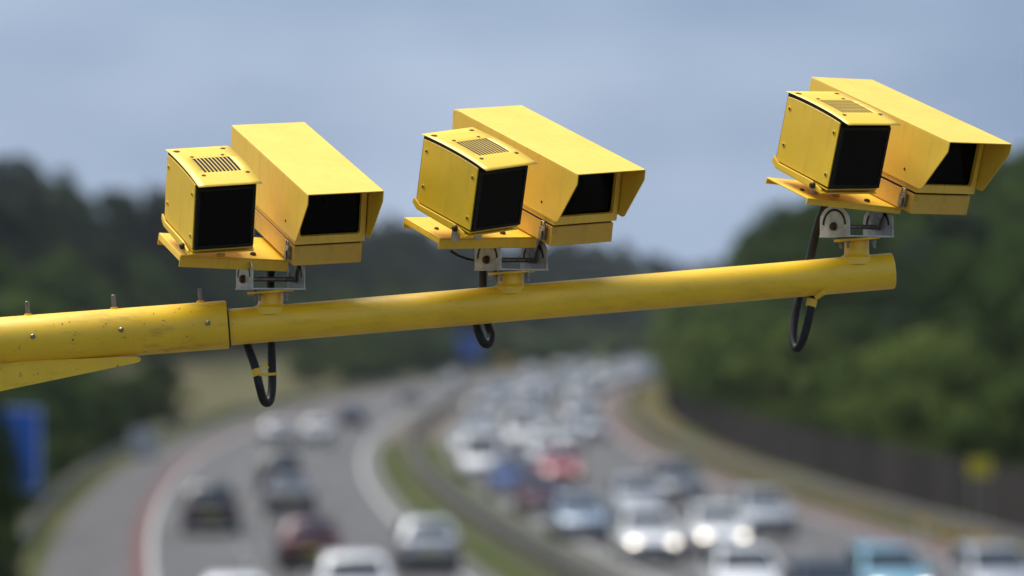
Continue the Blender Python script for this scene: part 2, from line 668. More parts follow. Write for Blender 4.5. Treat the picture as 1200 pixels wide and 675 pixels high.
M_BARK = noise_mat('bark', [(0.3, (0.035, 0.026, 0.02)), (0.7, (0.09, 0.07, 0.055))], 4, 0.95, detail=6, stretch=(3, 3, 0.6), spec=0.1)
M_LEAF = leaf_mat('broad_leaves', (0.024, 0.044, 0.014), (0.050, 0.082, 0.024), (0.090, 0.128, 0.036))
M_LEAF2 = leaf_mat('bright_leaves', (0.028, 0.052, 0.014), (0.066, 0.102, 0.024), (0.125, 0.160, 0.040))
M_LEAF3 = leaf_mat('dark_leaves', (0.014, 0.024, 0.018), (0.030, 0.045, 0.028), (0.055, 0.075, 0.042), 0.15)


def crown_mesh(name, seed, h, w, base, nclump, nleaf, leaf, m, cone=0.0):
    """leaf quads scattered over and in many uneven clumps"""
    g = np.random.default_rng(seed)
    cl = []
    for i in range(nclump):
        t = (i + 0.5) / nclump
        z = base + (h - base) * (0.06 + 0.90 * t) + g.normal(0, 0.03 * h)
        prof = math.sin(PI * min(1, 0.16 + 0.80 * t)) ** 0.7 if not cone else (1 - t) ** 0.8 + 0.08
        r = w * 0.5 * prof * (0.35 + 0.6 * g.random())
        a = g.random() * 2 * PI
        size = w * (0.10 + 0.11 * g.random()) * (1 - 0.35 * t * (1 if cone else 0.5))
        cl.append((r * math.cos(a), r * math.sin(a), min(z, h - size * 0.5), size))
    cl = np.array(cl)
    k = g.choice(nclump, nleaf, p=cl[:, 3] ** 2 / np.sum(cl[:, 3] ** 2))
    dirs = g.normal(size=(nleaf, 3))
    dirs /= np.linalg.norm(dirs, axis=1)[:, None]
    rad = cl[k, 3] * (0.45 + 0.62 * g.random(nleaf) ** 0.6)
    c = cl[k, :3] + dirs * rad[:, None] * np.array([1.1, 1.1, 0.8])
    nrm = dirs + g.normal(0, 0.55, (nleaf, 3)) + np.array([0, 0, 0.35])
    nrm /= np.linalg.norm(nrm, axis=1)[:, None]
    u = np.cross(nrm, g.normal(size=(nleaf, 3)))
    u /= np.linalg.norm(u, axis=1)[:, None]
    v = np.cross(nrm, u)
    s = leaf * (0.6 + 0.8 * g.random(nleaf))[:, None]
    P = np.stack([c - u * s * 0.5, c + v * s * 0.34 + nrm * s * 0.06, c + u * s * 0.55, c - v * s * 0.34 + nrm * s * 0.06], 1).reshape(-1, 3)
    me = bpy.data.meshes.new(name)
    me.vertices.add(len(P))
    me.vertices.foreach_set('co', P.ravel())
    me.loops.add(4 * nleaf)
    me.loops.foreach_set('vertex_index', np.arange(4 * nleaf, dtype=np.int32))
    me.polygons.add(nleaf)
    me.polygons.foreach_set('loop_start', np.arange(0, 4 * nleaf, 4, dtype=np.int32))
    me.update(calc_edges=True)
    me.materials.append(m)
    return me, cl


def trunk_mesh(name, seed, h, base, r, cl):
    g = random.Random(seed)
    mb = MB()
    pts = [(0.15 * math.sin(i * 1.3 + seed) * i / 6, 0.15 * math.cos(i * 1.7 + seed) * i / 6, -0.4 + (h * 0.8 + 0.4) * i / 6) for i in range(7)]
    mb.tube(pts, [r * (1.35 if i == 0 else 1) * (1 - 0.14 * i) for i in range(7)], 8)
    order = list(range(len(cl)))
    g.shuffle(order)
    for i in order[:9]:
        x, y, z, s = cl[i]
        zs = max(base * 0.7, min(h * 0.72, z - 0.45 * math.hypot(x, y) - 0.3))
        f = zs / h
        mb.tube([(0, 0, zs), (x * 0.5, y * 0.5, zs + (z - zs) * 0.35), (x, y, z)], [r * (0.55 - 0.35 * f), r * 0.3, r * 0.08], 6)
    me = bpy.data.meshes.new(name)
    me.from_pydata(mb.v, [], mb.f)
    recalc(me)
    me.materials.append(M_BARK)
    me.polygons.foreach_set('use_smooth', [True] * len(me.polygons))
    return me


TREES = {}


def tree_kind(key, seed, h, w, base, nclump, nleaf, leaf, m, r, cone=0.0):
    c, cl = crown_mesh('crown', seed, h, w, base, nclump, nleaf, leaf, m, cone)
    TREES[key] = (c, trunk_mesh('trunk', seed, h, base, r, cl), h)


for i in range(3):
    tree_kind('broad%d' % i, 11 + i, 12.0, 8.5 + i * 0.6, 2.2, 44, 5200, 0.46, M_LEAF, 0.24)
    tree_kind('bright%d' % i, 31 + i, 6.0, 5.6 + 0.4 * i, 0.4, 30, 3800, 0.32, M_LEAF2, 0.12)
    tree_kind('dark%d' % i, 51 + i, 14.0, 8.0 + i * 0.6, 1.6, 46, 5200, 0.50, M_LEAF3, 0.26)
    tree_kind('mid%d' % i, 71 + i, 6.5, 6.0, 0.5, 30, 3600, 0.36, M_LEAF, 0.13)
for i in range(2):
    tree_kind('pine%d' % i, 91 + i, 17.0, 7.5, 2.0, 60, 5600, 0.42, M_LEAF3, 0.25, 1.0)


def plant(key, x, y, z, hgt, name, label, cat, group, rz=None, wide=1.0):
    c, t, h = TREES[key]
    s = hgt / h
    root = thing(name, label, cat, (x, y, z), rng.random() * 6.28 if rz is None else rz, group)
    root.scale = (s * wide, s * wide, s)
    share('trunk', t, root, Matrix())
    share('crown', c, root, Matrix())
    return root


def by_d(d, y):
    return xc(y) + d, y, zt(d, y) - 0.1


# right: light shrubs just above the fence, then taller trees behind
def ease(y, a, b):
    t = max(0.0, min(1.0, (y - a) / (b - a)))
    return t * t * (3 - 2 * t)


y = 118.0
while y < 430:
    x, yy, z = by_d(21.6 + rng.random() * 2.2, y)
    plant('bright%d' % rng.randrange(3), x, yy, z, 4.2 + 5.0 * ease(y, 180, 420) + 2.2 * rng.random(), 'shrub',
          'leafy light green shrub growing above the dark fence', 'shrub', 'shrubs along the right fence', None, 0.85 + 0.35 * rng.random())
    y += 4.0 + y * 0.010
y = 126.0
while y < 560:
    x, yy, z = by_d(27.5 + rng.random() * 3, y)
    plant(('broad%d' if rng.random() < 0.72 else 'dark%d') % rng.randrange(3), x, yy, z, 8.0 + 6.0 * ease(y, 140, 380) + 2.2 * rng.random(), 'broadleaf_tree',
          'mid green broadleaf tree in the belt behind the dark fence', 'tree', 'trees right of the road')
    y += 5.5 + y * 0.009
y = 140.0
while y < 620:
    x, yy, z = by_d(37 + rng.random() * 5, y)
    plant(('dark%d' if rng.random() < 0.5 else 'broad%d') % rng.randrange(3), x, yy, z, 9.5 + 6.5 * ease(y, 160, 420) + 2.4 * rng.random(), 'tall_tree',
          'tall dark tree at the back of the right-hand wood', 'tree', 'tall trees at the back of the right wood')
    y += 7.0 + y * 0.010
y = 470.0
while y < 960:
    x, yy, z = by_d(-(18.0 + rng.random() * 4.5), y)
    plant('mid%d' % rng.randrange(3), x, yy, z, 3.6 + 3.0 * rng.random(), 'verge_bush',
          'far dark green bush close to the left road edge towards the bend', 'shrub', 'far bushes by the left road edge', None, 1.0 + 0.4 * rng.random())
    y += 5.0 + y * 0.008
# left: undergrowth by the verge, shrubs on the bank, tall dark wood behind
y = 118.0
while y < 300:
    x, yy, z = by_d(-(18.0 + rng.random() * 3.5), y)
    plant('mid%d' % rng.randrange(3), x, yy, z, 2.6 + 2.0 * rng.random(), 'verge_bush',
          'low dark green bush by the left verge', 'shrub', 'bushes by the left verge', None, 1.0 + 0.3 * rng.random())
    y += 4.2 + y * 0.008
y = 104.0
while y < 250:
    x, yy, z = by_d(-(16.6 + rng.random() * 0.8), y)
    plant('mid%d' % rng.randrange(3), x, yy, z, 1.3 + 1.0 * rng.random(), 'undergrowth_bush',
          'low dark bush right behind the left crash barrier', 'shrub', 'bushes behind the left crash barrier', None, 1.2)
    y += 3.4 + y * 0.006
y = 176.0
while y < 700:
    off = 24 + 10 * ease(y, 270, 330) - 3 * ease(y, 500, 560) + rng.random() * 3
    x, yy, z = by_d(-off, y)
    plant('mid%d' % rng.randrange(3), x, yy, z, 4.2 + 3.0 * rng.random() + y * 0.003, 'bank_shrub',
          'dull green shrub on the grassy bank left of the road', 'shrub', 'shrubs on the left bank', None, 0.9 + 0.3 * rng.random())
    y += 5.0 + y * 0.010
y = 190.0
while y < 1000:
    x, yy, z = by_d(-(34 + 4 * rng.random()), y)
    plant(('broad%d' if rng.random() < 0.55 else 'dark%d') % rng.randrange(3), x, yy, z, 8.0 + 3.0 * rng.random() + max(0, y - 500) * 0.006, 'bank_tree',
          'dark green tree at the edge of the left-hand wood', 'tree', 'trees at the edge of the left wood')
    y += 5.5 + y * 0.011
y = 215.0
while y < 1150:
    x, yy, z = by_d(-(46 + 8 * rng.random()), y)
    hh = 10.5 + 0.008 * min(y, 500) + 3.5 * rng.random()
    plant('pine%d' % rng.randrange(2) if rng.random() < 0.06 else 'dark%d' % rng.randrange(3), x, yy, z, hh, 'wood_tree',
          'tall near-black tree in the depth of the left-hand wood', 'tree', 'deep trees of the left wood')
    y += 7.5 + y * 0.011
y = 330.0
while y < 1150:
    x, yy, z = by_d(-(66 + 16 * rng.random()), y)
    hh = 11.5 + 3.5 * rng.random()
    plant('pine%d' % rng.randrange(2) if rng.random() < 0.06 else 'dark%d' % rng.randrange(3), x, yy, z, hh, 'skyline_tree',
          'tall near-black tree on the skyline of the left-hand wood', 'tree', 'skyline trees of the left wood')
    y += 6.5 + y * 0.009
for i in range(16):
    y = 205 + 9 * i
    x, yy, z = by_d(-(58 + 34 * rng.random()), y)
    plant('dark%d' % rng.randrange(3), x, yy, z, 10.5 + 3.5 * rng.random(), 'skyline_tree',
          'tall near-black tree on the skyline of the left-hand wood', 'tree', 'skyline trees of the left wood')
# woods closing the view where the road swings behind the right-hand trees
for i in range(26):
    u = 520 + i * 17 + rng.random() * 8
    yy = 1080 + rng.random() * 160
    x = (u - 600) / FPX * yy
    plant(('dark%d' if i % 3 else 'broad%d') % rng.randrange(3), x, yy, 3.0, 13.0 + 4.0 * rng.random() + 10 * (1 - ease(u, 540, 690)), 'distant_tree',
          'distant blue-green tree closing the view where the road bends away', 'tree', 'distant trees where the road bends')
# young tree and undergrowth beside the blue sign at the left edge
x, yy = (6 - 600) / FPX * 96, 96
plant('bright1', x - 0.25, yy, 0.0, 5.4, 'young_tree', 'young green tree in front of the blue sign, cut by the left edge', 'tree', None, 0.4, 0.24)
x, yy = ground(8, 690)
plant('bright2', x - 0.9, yy, 0.0, 3.0, 'roadside_bush', 'low green bush below the blue sign at the bottom left corner', 'shrub', None, 1.1, 0.75)

# ------------------------------------------------------------------ signs and verge furniture
M_BLUE = mat('sign_blue', (0.008, 0.105, 0.47), 0.5)
M_SWHITE = mat('sign_white', (0.78, 0.78, 0.78), 0.5)
M_SYEL = noise_mat('sign_yellow', [(0.3, (0.55, 0.46, 0.02)), (0.7, (0.70, 0.58, 0.03))], 3, 0.5)
M_SYEL2 = mat('sign_amber', (0.70, 0.36, 0.03), 0.5)
M_POSTGREY = noise_mat('grey_post', [(0.3, (0.20, 0.20, 0.20)), (0.7, (0.32, 0.32, 0.32))], 4, 0.6, metal=0.3)
M_CAB = noise_mat('cabinet_grey', [(0.3, (0.42, 0.44, 0.45)), (0.7, (0.60, 0.62, 0.62))], 2, 0.6)


def sign(name, label, x, y, z0, w, h, m, route=False, rz=0.0):
    """panel with folded edge on two posts, white border; route: white route bars"""
    r = thing(name, label, 'sign', (x, y, 0), rz)
    for s in (-1, 1):
        MB().tube([(s * w * 0.3, 0.06, -0.3), (s * w * 0.3, 0.06, z0 + h * 0.95)], 0.045, 10).build('post', M_POSTGREY, r, smooth=40)
    p = MB().box((-w / 2, -0.025, z0), (w / 2, 0.012, z0 + h)).build('panel', m, r, bevel=0.008)
    b, t, e = 0.02 * min(w, h), 0.018 * min(w, h), -0.030
    f = MB()
    f.box((-w / 2 + b, e, z0 + b), (w / 2 - b, -0.0255, z0 + b + t))
    f.box((-w / 2 + b, e, z0 + h - b - t), (w / 2 - b, -0.0255, z0 + h - b))
    f.box((-w / 2 + b, e, z0 + b + t), (-w / 2 + b + t, -0.0255, z0 + h - b - t))
    f.box((w / 2 - b - t, e, z0 + b + t), (w / 2 - b, -0.0255, z0 + h - b - t))
    if m is not M_SYEL:
        f.build('border', M_SWHITE, p)
    if route:
        g = MB()
        g.box((w * 0.12, e, z0 + h * 0.12), (w * 0.19, -0.0255, z0 + h * 0.62))
        g.prism([(w * 0.07, z0 + h * 0.62), (w * 0.24, z0 + h * 0.62), (w * 0.155, z0 + h * 0.74)], 1, e, -0.0255)
        g.prism([(w * 0.12, z0 + h * 0.20), (w * 0.12, z0 + h * 0.29), (-w * 0.16, z0 + h * 0.46), (-w * 0.20, z0 + h * 0.40)], 1, e + 0.001, -0.0255)
        g.build('route_arrow', M_SWHITE, p)
    return r


x, yy = (-6 - 600) / FPX * 150, 150
sign('motorway_sign', 'big blue motorway sign on the left verge, cut by the picture edge', x, yy, 1.1, 3.3, 3.0, M_BLUE, True)
x, yy = (548 - 600) / FPX * 600, 600
sign('motorway_sign', 'small far blue sign beyond the hanging cable of the middle camera', x, yy, 2.1, 4.0, 3.3, M_BLUE, False)
x, yy = (592 - 600) / FPX * 640, 640
sign('works_sign', 'far amber sign right of and below the distant blue sign', x, yy, 0.5, 2.0, 1.5, M_SYEL2)
x, yy = (1148 - 600) / FPX * 146, 146
sign('verge_sign', 'small yellow sign in front of the dark fence at the right edge', x, yy, 1.78, 0.82, 0.64, M_SYEL)

x, yy = ground(168, 536)
cab = thing('roadside_cabinet', 'pale grey equipment cabinet on the left grass verge', 'cabinet', (x, yy, 0))
MB().box((-0.75, -0.25, -0.1), (0.75, 0.3, 0.12)).build('plinth', M_CONC, cab)
MB().box((-0.7, -0.2, 0.12), (0.7, 0.25, 1.45)).build('body', M_CAB, cab, bevel=0.02)
for s in (-1, 1):
    dr = MB().box((min(0.01 * s, 0.67 * s), -0.222, 0.18), (max(0.01 * s, 0.67 * s), -0.2, 1.4)).build('door', M_CAB, cab, bevel=0.006)
    MB().box((s * 0.08 - 0.015, -0.245, 0.72), (s * 0.08 + 0.015, -0.222, 0.9)).build('handle', M_STEEL, dr)
MB().prism([(-0.78, 1.452), (0.78, 1.452), (0.78, 1.49), (0, 1.56), (-0.78, 1.49)], 1, -0.28, 0.32).build('roof', M_CAB, cab)

for i, (u, v, lab) in enumerate([(1075, 632, 'short amber marker post left of its twin on the right verge'), (1143, 655, 'short amber marker post nearer the lower right corner')]):
    x, yy = ground(u, v)
    mp = thing('marker_post', lab, 'post', (x + 0.15, yy, 0))
    MB().box((-0.07, -0.03, -0.1), (0.07, 0.03, 0.62)).build('stem', M_SWHITE, mp, bevel=0.01)
    MB().box((-0.13, -0.042, 0.48), (0.13, 0.036, 0.80)).build('reflector', M_SYEL2, mp, bevel=0.01)

# ------------------------------------------------------------------ cars
M_CARBASE = mat('car_paint_base', (0.5, 0.5, 0.5), 0.3, 0.1, 0.5, 0.8)
M_CGLASS = mat('car_glass', (0.010, 0.013, 0.016), 0.04, 0, 0.9)
M_TRIM = mat('car_trim', (0.012, 0.012, 0.013), 0.55)
M_TYRE = mat('tyre', (0.014, 0.014, 0.014), 0.85)
M_RIM = mat('alloy', (0.42, 0.42, 0.43), 0.32, 0.7)
M_HEAD = mat('headlight_lens', (0.55, 0.57, 0.60), 0.08, 0.2, 0.9)
M_TAIL = mat('tail_light', (0.22, 0.006, 0.008), 0.2, 0, 0.7)
M_PLATEW = mat('plate_white', (0.75, 0.75, 0.72), 0.5)
M_PLATEY = mat('plate_yellow', (0.70, 0.52, 0.03), 0.5)


def lit(name, col, s):
    m = mat(name, (0.8, 0.8, 0.8), 0.2)
    p = m.node_tree.nodes['Principled BSDF']
    p.inputs['Emission Color'].default_value = (*col, 1)
    p.inputs['Emission Strength'].default_value = s
    return m


M_HEADLIT = lit('headlight_lit', (1.0, 0.88, 0.70), 1.9)
M_HEADDIM = lit('headlight_dim', (1.0, 0.86, 0.76), 0.7)


def make_car(kind):
    """front towards +y. L length, W half width, stations (y, half-width factor, sill z, shoulder z)"""
    K = {
        'hatch': dict(L=4.05, W=0.88, H=1.48, st=[(-2.02, .80, .40, .78), (-1.94, .93, .28, .93), (-1.55, .99, .20, .98), (-.4, 1, .19, .95), (.75, 1, .19, .93), (1.05, .99, .20, .92), (1.62, .95, .22, .80), (1.94, .84, .28, .68), (2.03, .66, .36, .58)],
                      cab=(-1.92, -1.45, .18, 1.10), wb=(-1.28, 1.27), wr=.31),
        'saloon': dict(L=4.6, W=0.90, H=1.44, st=[(-2.3, .80, .40, .80), (-2.2, .93, .28, .94), (-1.7, .98, .20, .99), (-.5, 1, .19, .94), (.8, 1, .19, .92), (1.2, .99, .20, .90), (1.85, .95, .22, .79), (2.2, .84, .28, .68), (2.31, .66, .36, .58)],
                       cab=(-1.85, -1.0, .25, 1.25), wb=(-1.4, 1.42), wr=.32),
        'suv': dict(L=4.5, W=0.94, H=1.68, st=[(-2.24, .82, .48, .92), (-2.16, .94, .36, 1.05), (-1.7, .99, .27, 1.08), (-.4, 1, .26, 1.06), (.8, 1, .26, 1.04), (1.15, .99, .27, 1.03), (1.8, .96, .30, .94), (2.14, .86, .36, .82), (2.25, .70, .44, .70)],
                    cab=(-2.12, -1.72, .25, 1.15), wb=(-1.36, 1.38), wr=.36),
        'van': dict(L=5.1, W=0.97, H=2.08, st=[(-2.54, .92, .42, 1.12), (-2.5, .98, .32, 1.18), (-1.7, 1, .26, 1.2), (-.4, 1, .25, 1.2), (.8, 1, .25, 1.18), (1.35, .99, .26, 1.14), (2.05, .96, .28, .98), (2.42, .86, .34, .84), (2.54, .70, .42, .70)],
                    cab=(-2.48, -2.38, .75, 1.62), wb=(-1.55, 1.62), wr=.34),
    }[kind]
    L, W, H = K['L'], K['W'], K['H']
    root = thing('car' if kind != 'van' else 'van', 'x', 'car', (0, -200, 0))
    m = MB()
    for (y, wf, zs, zh) in K['st']:
        w = W * wf
        sec = [(0.0, zs), (w * .82, zs), (w * .95, zs + .05), (w * .99, zs + .16), (w, (zs + zh) * .52), (w * .985, zh - .12), (w * .94, zh - .035), (w * .80, zh + .01), (0, zh + .035)]
        m.v += [(x, y, z) for x, z in sec] + [(-x, y, z) for x, z in sec[1:-1][::-1]]
    k = 16
    n = len(K['st'])
    for i in range(n - 1):
        m.f += [(i * k + j, i * k + (j + 1) % k, (i + 1) * k + (j + 1) % k, (i + 1) * k + j) for j in range(k)]
    m.f += [tuple(range(k)), tuple(range((n - 1) * k, n * k))]
    yr0, yr1, yf1, yf0 = K['cab']           # base rear, roof rear, roof front, base front
    def belt(y):
        st = K['st']
        for a, b in zip(st, st[1:]):
            if a[0] <= y <= b[0]:
                t = (y - a[0]) / (b[0] - a[0])
                return a[3] + t * (b[3] - a[3])
        return st[-1][3]
    wb, wt = W * .93, W * (.73 if kind != 'van' else .84)
    zb0, zb1 = belt(yr0) - .02, belt(yf0) - .02
    base = [(-wb, yr0, zb0), (wb, yr0, zb0), (wb, yf0, zb1), (-wb, yf0, zb1)]
    e = .06
    roof = [(-wt, yr1, H - e), (wt, yr1, H - e), (wt, yf1, H - e), (-wt, yf1, H - e)]
    crown = [(-wt * .82, yr1 + .12, H), (wt * .82, yr1 + .12, H), (wt * .82, yf1 - .14, H), (-wt * .82, yf1 - .14, H)]
    m.add(base + roof + crown, [(0, 1, 5, 4), (1, 2, 6, 5), (2, 3, 7, 6), (3, 0, 4, 7), (4, 5, 9, 8), (5, 6, 10, 9), (6, 7, 11, 10), (7, 4, 8, 11), (8, 9, 10, 11)])
    m.build('body', M_CARBASE, root, smooth=38, bevel=0.03, seg=2)

    def pane(name, q, ins=(.07, .07, .1, .06), off=.012, mt=M_CGLASS):
        """inset pane proud of quad q = bottom-left, bottom-right, top-right, top-left"""
        a, b, c, d = [Vector(p) for p in q]
        nrm = (b - a).cross(d - a).normalized()
        cen = (a + b + c + d) / 4
        if nrm.dot(cen - Vector((0, cen.y * .3, .8))) < 0:
            nrm = -nrm
        def P(u, v):
            return a.lerp(b, u).lerp(d.lerp(c, u), v)
        u0, u1, v0, v1 = ins[0], 1 - ins[1], ins[2], 1 - ins[3]
        o4 = [P(u0, v0), P(u1, v0), P(u1, v1), P(u0, v1)]
        vs = [p - nrm * .01 for p in o4] + [p + nrm * off for p in o4]
        mm = MB().add(vs, [(0, 1, 2, 3), (4, 5, 6, 7), (0, 1, 5, 4), (1, 2, 6, 5), (2, 3, 7, 6), (3, 0, 4, 7)])
        return mm.build(name, mt, root)
    pane('windscreen', [base[3], base[2], roof[2], roof[3]], (.05, .05, .08, .05))
    pane('rear_window', [base[0], base[1], roof[1], roof[0]], (.09, .09, .26 if kind != 'van' else .3, .08))
    for s in (0, 1):
        B0, B1, R0, R1 = (base[1], base[2], roof[1], roof[2]) if s else (base[0], base[3], roof[0], roof[3])
        B0, B1, R0, R1 = map(Vector, (B0, B1, R0, R1))
        if kind == 'van':
            bm_, rm_ = B0.lerp(B1, .64), R0.lerp(R1, .70)
            pane('side_window', [bm_, B1, R1, rm_], (.06, .16, .10, .10))
        else:
            bm_, rm_ = B0.lerp(B1, .48), R0.lerp(R1, .42)
            pane('side_window', [bm_, B1, R1, rm_], (.03, .12, .08, .10))
            pane('side_window', [B0, bm_, rm_, R0], (.22, .03, .08, .10))
    zs = K['st'][4][2]
    for yw in K['wb']:
        for s in (-1, 1):
            r = K['wr']
            ar = MB().tube([(s * (W - .10), yw, r + .02), (s * (W + .004), yw, r + .02)], r + .06, 24)
            ar.build('wheel_arch', M_TRIM, root)
            ty = MB()
            prof = [(-.10, r * .62), (-.105, r * .9), (-.08, r), (.08, r), (.105, r * .9), (.10, r * .62)]
            ty.tube([(s * (W - .085) + a, yw, r) for a, _ in prof], [b for _, b in prof], 24)
            wh = ty.build('wheel', M_TYRE, root, smooth=40)
            rm = MB().tube([(s * (W + .012), yw, r), (s * (W + .026), yw, r)], [r * .60, r * .52], 20)
            for q in range(5):
                a = q * 2 * PI / 5
                rm.box((-.008, -.03, .04), (.008, .03, r * .54), Matrix.Translation((s * (W + .030), yw, r)) @ Matrix.Rotation(a, 4, 'X'))
            rm.build('rim', M_RIM, wh)
    yf, yb = K['st'][-2][0], K['st'][0][0]
    zl = K['st'][-2][3]
    for s in (-1, 1):
        g = MB()
        g.prism([(s * W * .42, zl - .155), (s * W * .76, zl - .13), (s * W * .80, zl - .02), (s * W * .46, zl - .045)], 1, yf - .16, yf + .075)
        g.build('headlight', M_HEAD, root, bevel=.012)
        g = MB()
        z = K['st'][1][3]
        g.prism([(s * W * .60, z - .26), (s * W * .90, z - .24), (s * W * .89, z - .03), (s * W * .66, z - .06)], 1, yb - .015, yb + .2)
        g.build('tail_light', M_TAIL, root, bevel=.012)
        g = MB()
        g.prism([(s * (W * .96), zb1 + .02), (s * (W + .17), zb1 + .05), (s * (W + .16), zb1 + .17), (s * (W * .97), zb1 + .13)], 1, yf0 - .42, yf0 - .30)
        g.build('wing_mirror', M_CARBASE, root, bevel=.02)
    yn = K['st'][-1][0]
    MB().prism([(-W * .36, zl - .24), (W * .36, zl - .24), (W * .42, zl - .11), (-W * .42, zl - .11)], 1, yn - .1, yn + .012).build('grille', M_TRIM, root)
    MB().box((-W * .62, yn - .2, K['st'][-1][2] - .04), (W * .62, yn + .004, K['st'][-1][2] + .07)).build('front_bumper', M_TRIM, root, bevel=.02)
    MB().box((-W * .78, yb - .02, K['st'][0][2] - .10), (W * .78, yb + .2, K['st'][0][2] + .06)).build('rear_bumper', M_TRIM, root, bevel=.02)
    MB().box((-.26, yn - .05, zl - .36), (.26, yn + .02, zl - .25)).build('number_plate', M_PLATEW, root)
    MB().box((-.26, yb - .024, K['st'][0][3] - .20), (.26, yb + .03, K['st'][0][3] - .09)).build('number_plate', M_PLATEY, root)
    return root


PROTO = {k: make_car(k) for k in ('hatch', 'saloon', 'suv', 'van')}
remember(None)
PAINTS = {
    'white': (0.70, 0.71, 0.72), 'silver': (0.42, 0.44, 0.46), 'grey': (0.16, 0.17, 0.18), 'black': (0.012, 0.012, 0.014),
    'dark blue': (0.018, 0.03, 0.08), 'blue': (0.05, 0.09, 0.26), 'maroon': (0.07, 0.010, 0.014), 'red': (0.40, 0.06, 0.06),
    'light blue': (0.22, 0.44, 0.56), 'silver blue': (0.30, 0.36, 0.44), 'charcoal': (0.045, 0.048, 0.052),
}
PM = {}
for k, c in PAINTS.items():
    PM[k] = mat('car_paint_' + k.replace(' ', '_'), c, 0.32, 0.0 if k in ('white', 'red', 'black') else 0.35, 0.5, 0.7)
placed = []
used = set()


def car(kind, colour, x, y, away, label, lights=False, group=None):
    for (px_, py_, l_) in placed:
        if abs(px_ - x) < 2.0 and abs(py_ - y) < 5.2:
            return None
    placed.append((x, y, label))
    swap = {M_CARBASE: PM[colour]}
    if lights:
        swap[M_HEAD] = M_HEADLIT if lights is True else M_HEADDIM
    c = copy_tree(PROTO[kind], None, swap)
    c.name = 'van' if kind == 'van' else 'car'
    c.location = (x, y, 0.024)
    c.rotation_euler = (0, 0, -heading(y) + (0 if away else PI))
    tag(c, label, 'van' if kind == 'van' else 'car', group)
    return c


def carp(kind, colour, u, v, away, label, lights=False, group=None):
    v += 7 if v > 540 else 3
    x, y = ground(u, v)
    if car(kind, colour, x, y + (1.6 if away else 0.3), away, label, lights, group) is None:
        print('SKIPPED', label)


GA, GT = 'cars driving away on the left carriageway', 'cars coming closer on the right carriageway'
carp('suv', 'charcoal', 243, 620, True, 'dark grey car nearest the left shoulder, seen from behind', group=GA)
carp('saloon', 'grey', 337, 598, True, 'grey car right behind a black one in the middle lane', group=GA)
carp('suv', 'black', 327, 573, True, 'black car just ahead of a grey one in the middle lane', group=GA)
carp('hatch', 'silver', 325, 521, True, 'pale silver car below the hanging cable of the left camera', group=GA)
carp('hatch', 'white', 371, 520, True, 'white car alongside a pale silver one far up the left carriageway', group=GA)
carp('saloon', 'dark blue', 412, 498, True, 'small dark blue car high up the left carriageway', group=GA)
carp('hatch', 'maroon', 358, 664, True, 'dark maroon car near the bottom edge of the left carriageway', group=GA)
carp('suv', 'white', 408, 730, True, 'white car cut by the bottom edge, following the dark maroon one', group=GA)
carp('hatch', 'silver', 497, 665, True, 'silver car in the lane beside the central reservation, going away', group=GA)
carp('saloon', 'grey', 481, 471, True, 'farthest grey car on the left carriageway below the trees', group=GA)
carp('hatch', 'white', 268, 752, True, 'white car whose roof just shows at the bottom left edge', group=GA)

carp('hatch', 'white', 757, 650, False, 'white car with headlights on in the lane by the reservation', True, GT)
carp('hatch', 'white', 838, 642, False, 'white car with headlights on in the middle lane, right of its lit twin', True, GT)
carp('hatch', 'silver', 893, 619, False, 'silver car in the outer lane behind two lit white cars', group=GT)
carp('suv', 'grey', 793, 584, False, 'grey car in the outer lane, well behind a silver hatchback', group=GT)
carp('hatch', 'silver', 745, 601, False, 'silver car in the middle lane to the left of the grey one', group=GT)
carp('saloon', 'silver blue', 678, 624, False, 'silver blue car behind the lit white car by the reservation', group=GT)
carp('hatch', 'maroon', 632, 597, False, 'dark maroon car between a blue and a silver blue car', group=GT)
carp('hatch', 'blue', 598, 574, False, 'bright blue car between a white van and a maroon car', group=GT)
carp('saloon', 'red', 655, 560, False, 'red car in the middle lane of the oncoming queue', 'dim', GT)
carp('van', 'white', 563, 556, False, 'white van in the lane by the reservation behind the blue car', group=GT)
carp('hatch', 'white', 872, 704, False, 'white car cut by the bottom edge in front of the lit white cars', group=GT)
carp('hatch', 'light blue', 1040, 704, False, 'light blue car with headlights on at the bottom edge', True, GT)
carp('hatch', 'silver', 1166, 703, False, 'silver car nearest the lower right corner', group=GT)
carp('saloon', 'charcoal', 966, 722, False, 'charcoal car whose roof just shows between a white and a light blue car', group=GT)
carp('saloon', 'white', 548, 533, False, 'white car close behind the white van by the reservation', group=GT)
carp('van', 'white', 612, 524, False, 'large white van in the middle lane of the oncoming queue', group=GT)
carp('saloon', 'silver', 668, 522, False, 'silver car in the outer lane beside the large white van', group=GT)
carp('hatch', 'white', 640, 541, False, 'white car just behind the red one', group=GT)
carp('hatch', 'white', 690, 462, False, 'far car with headlights on high up the oncoming queue', True, GT)

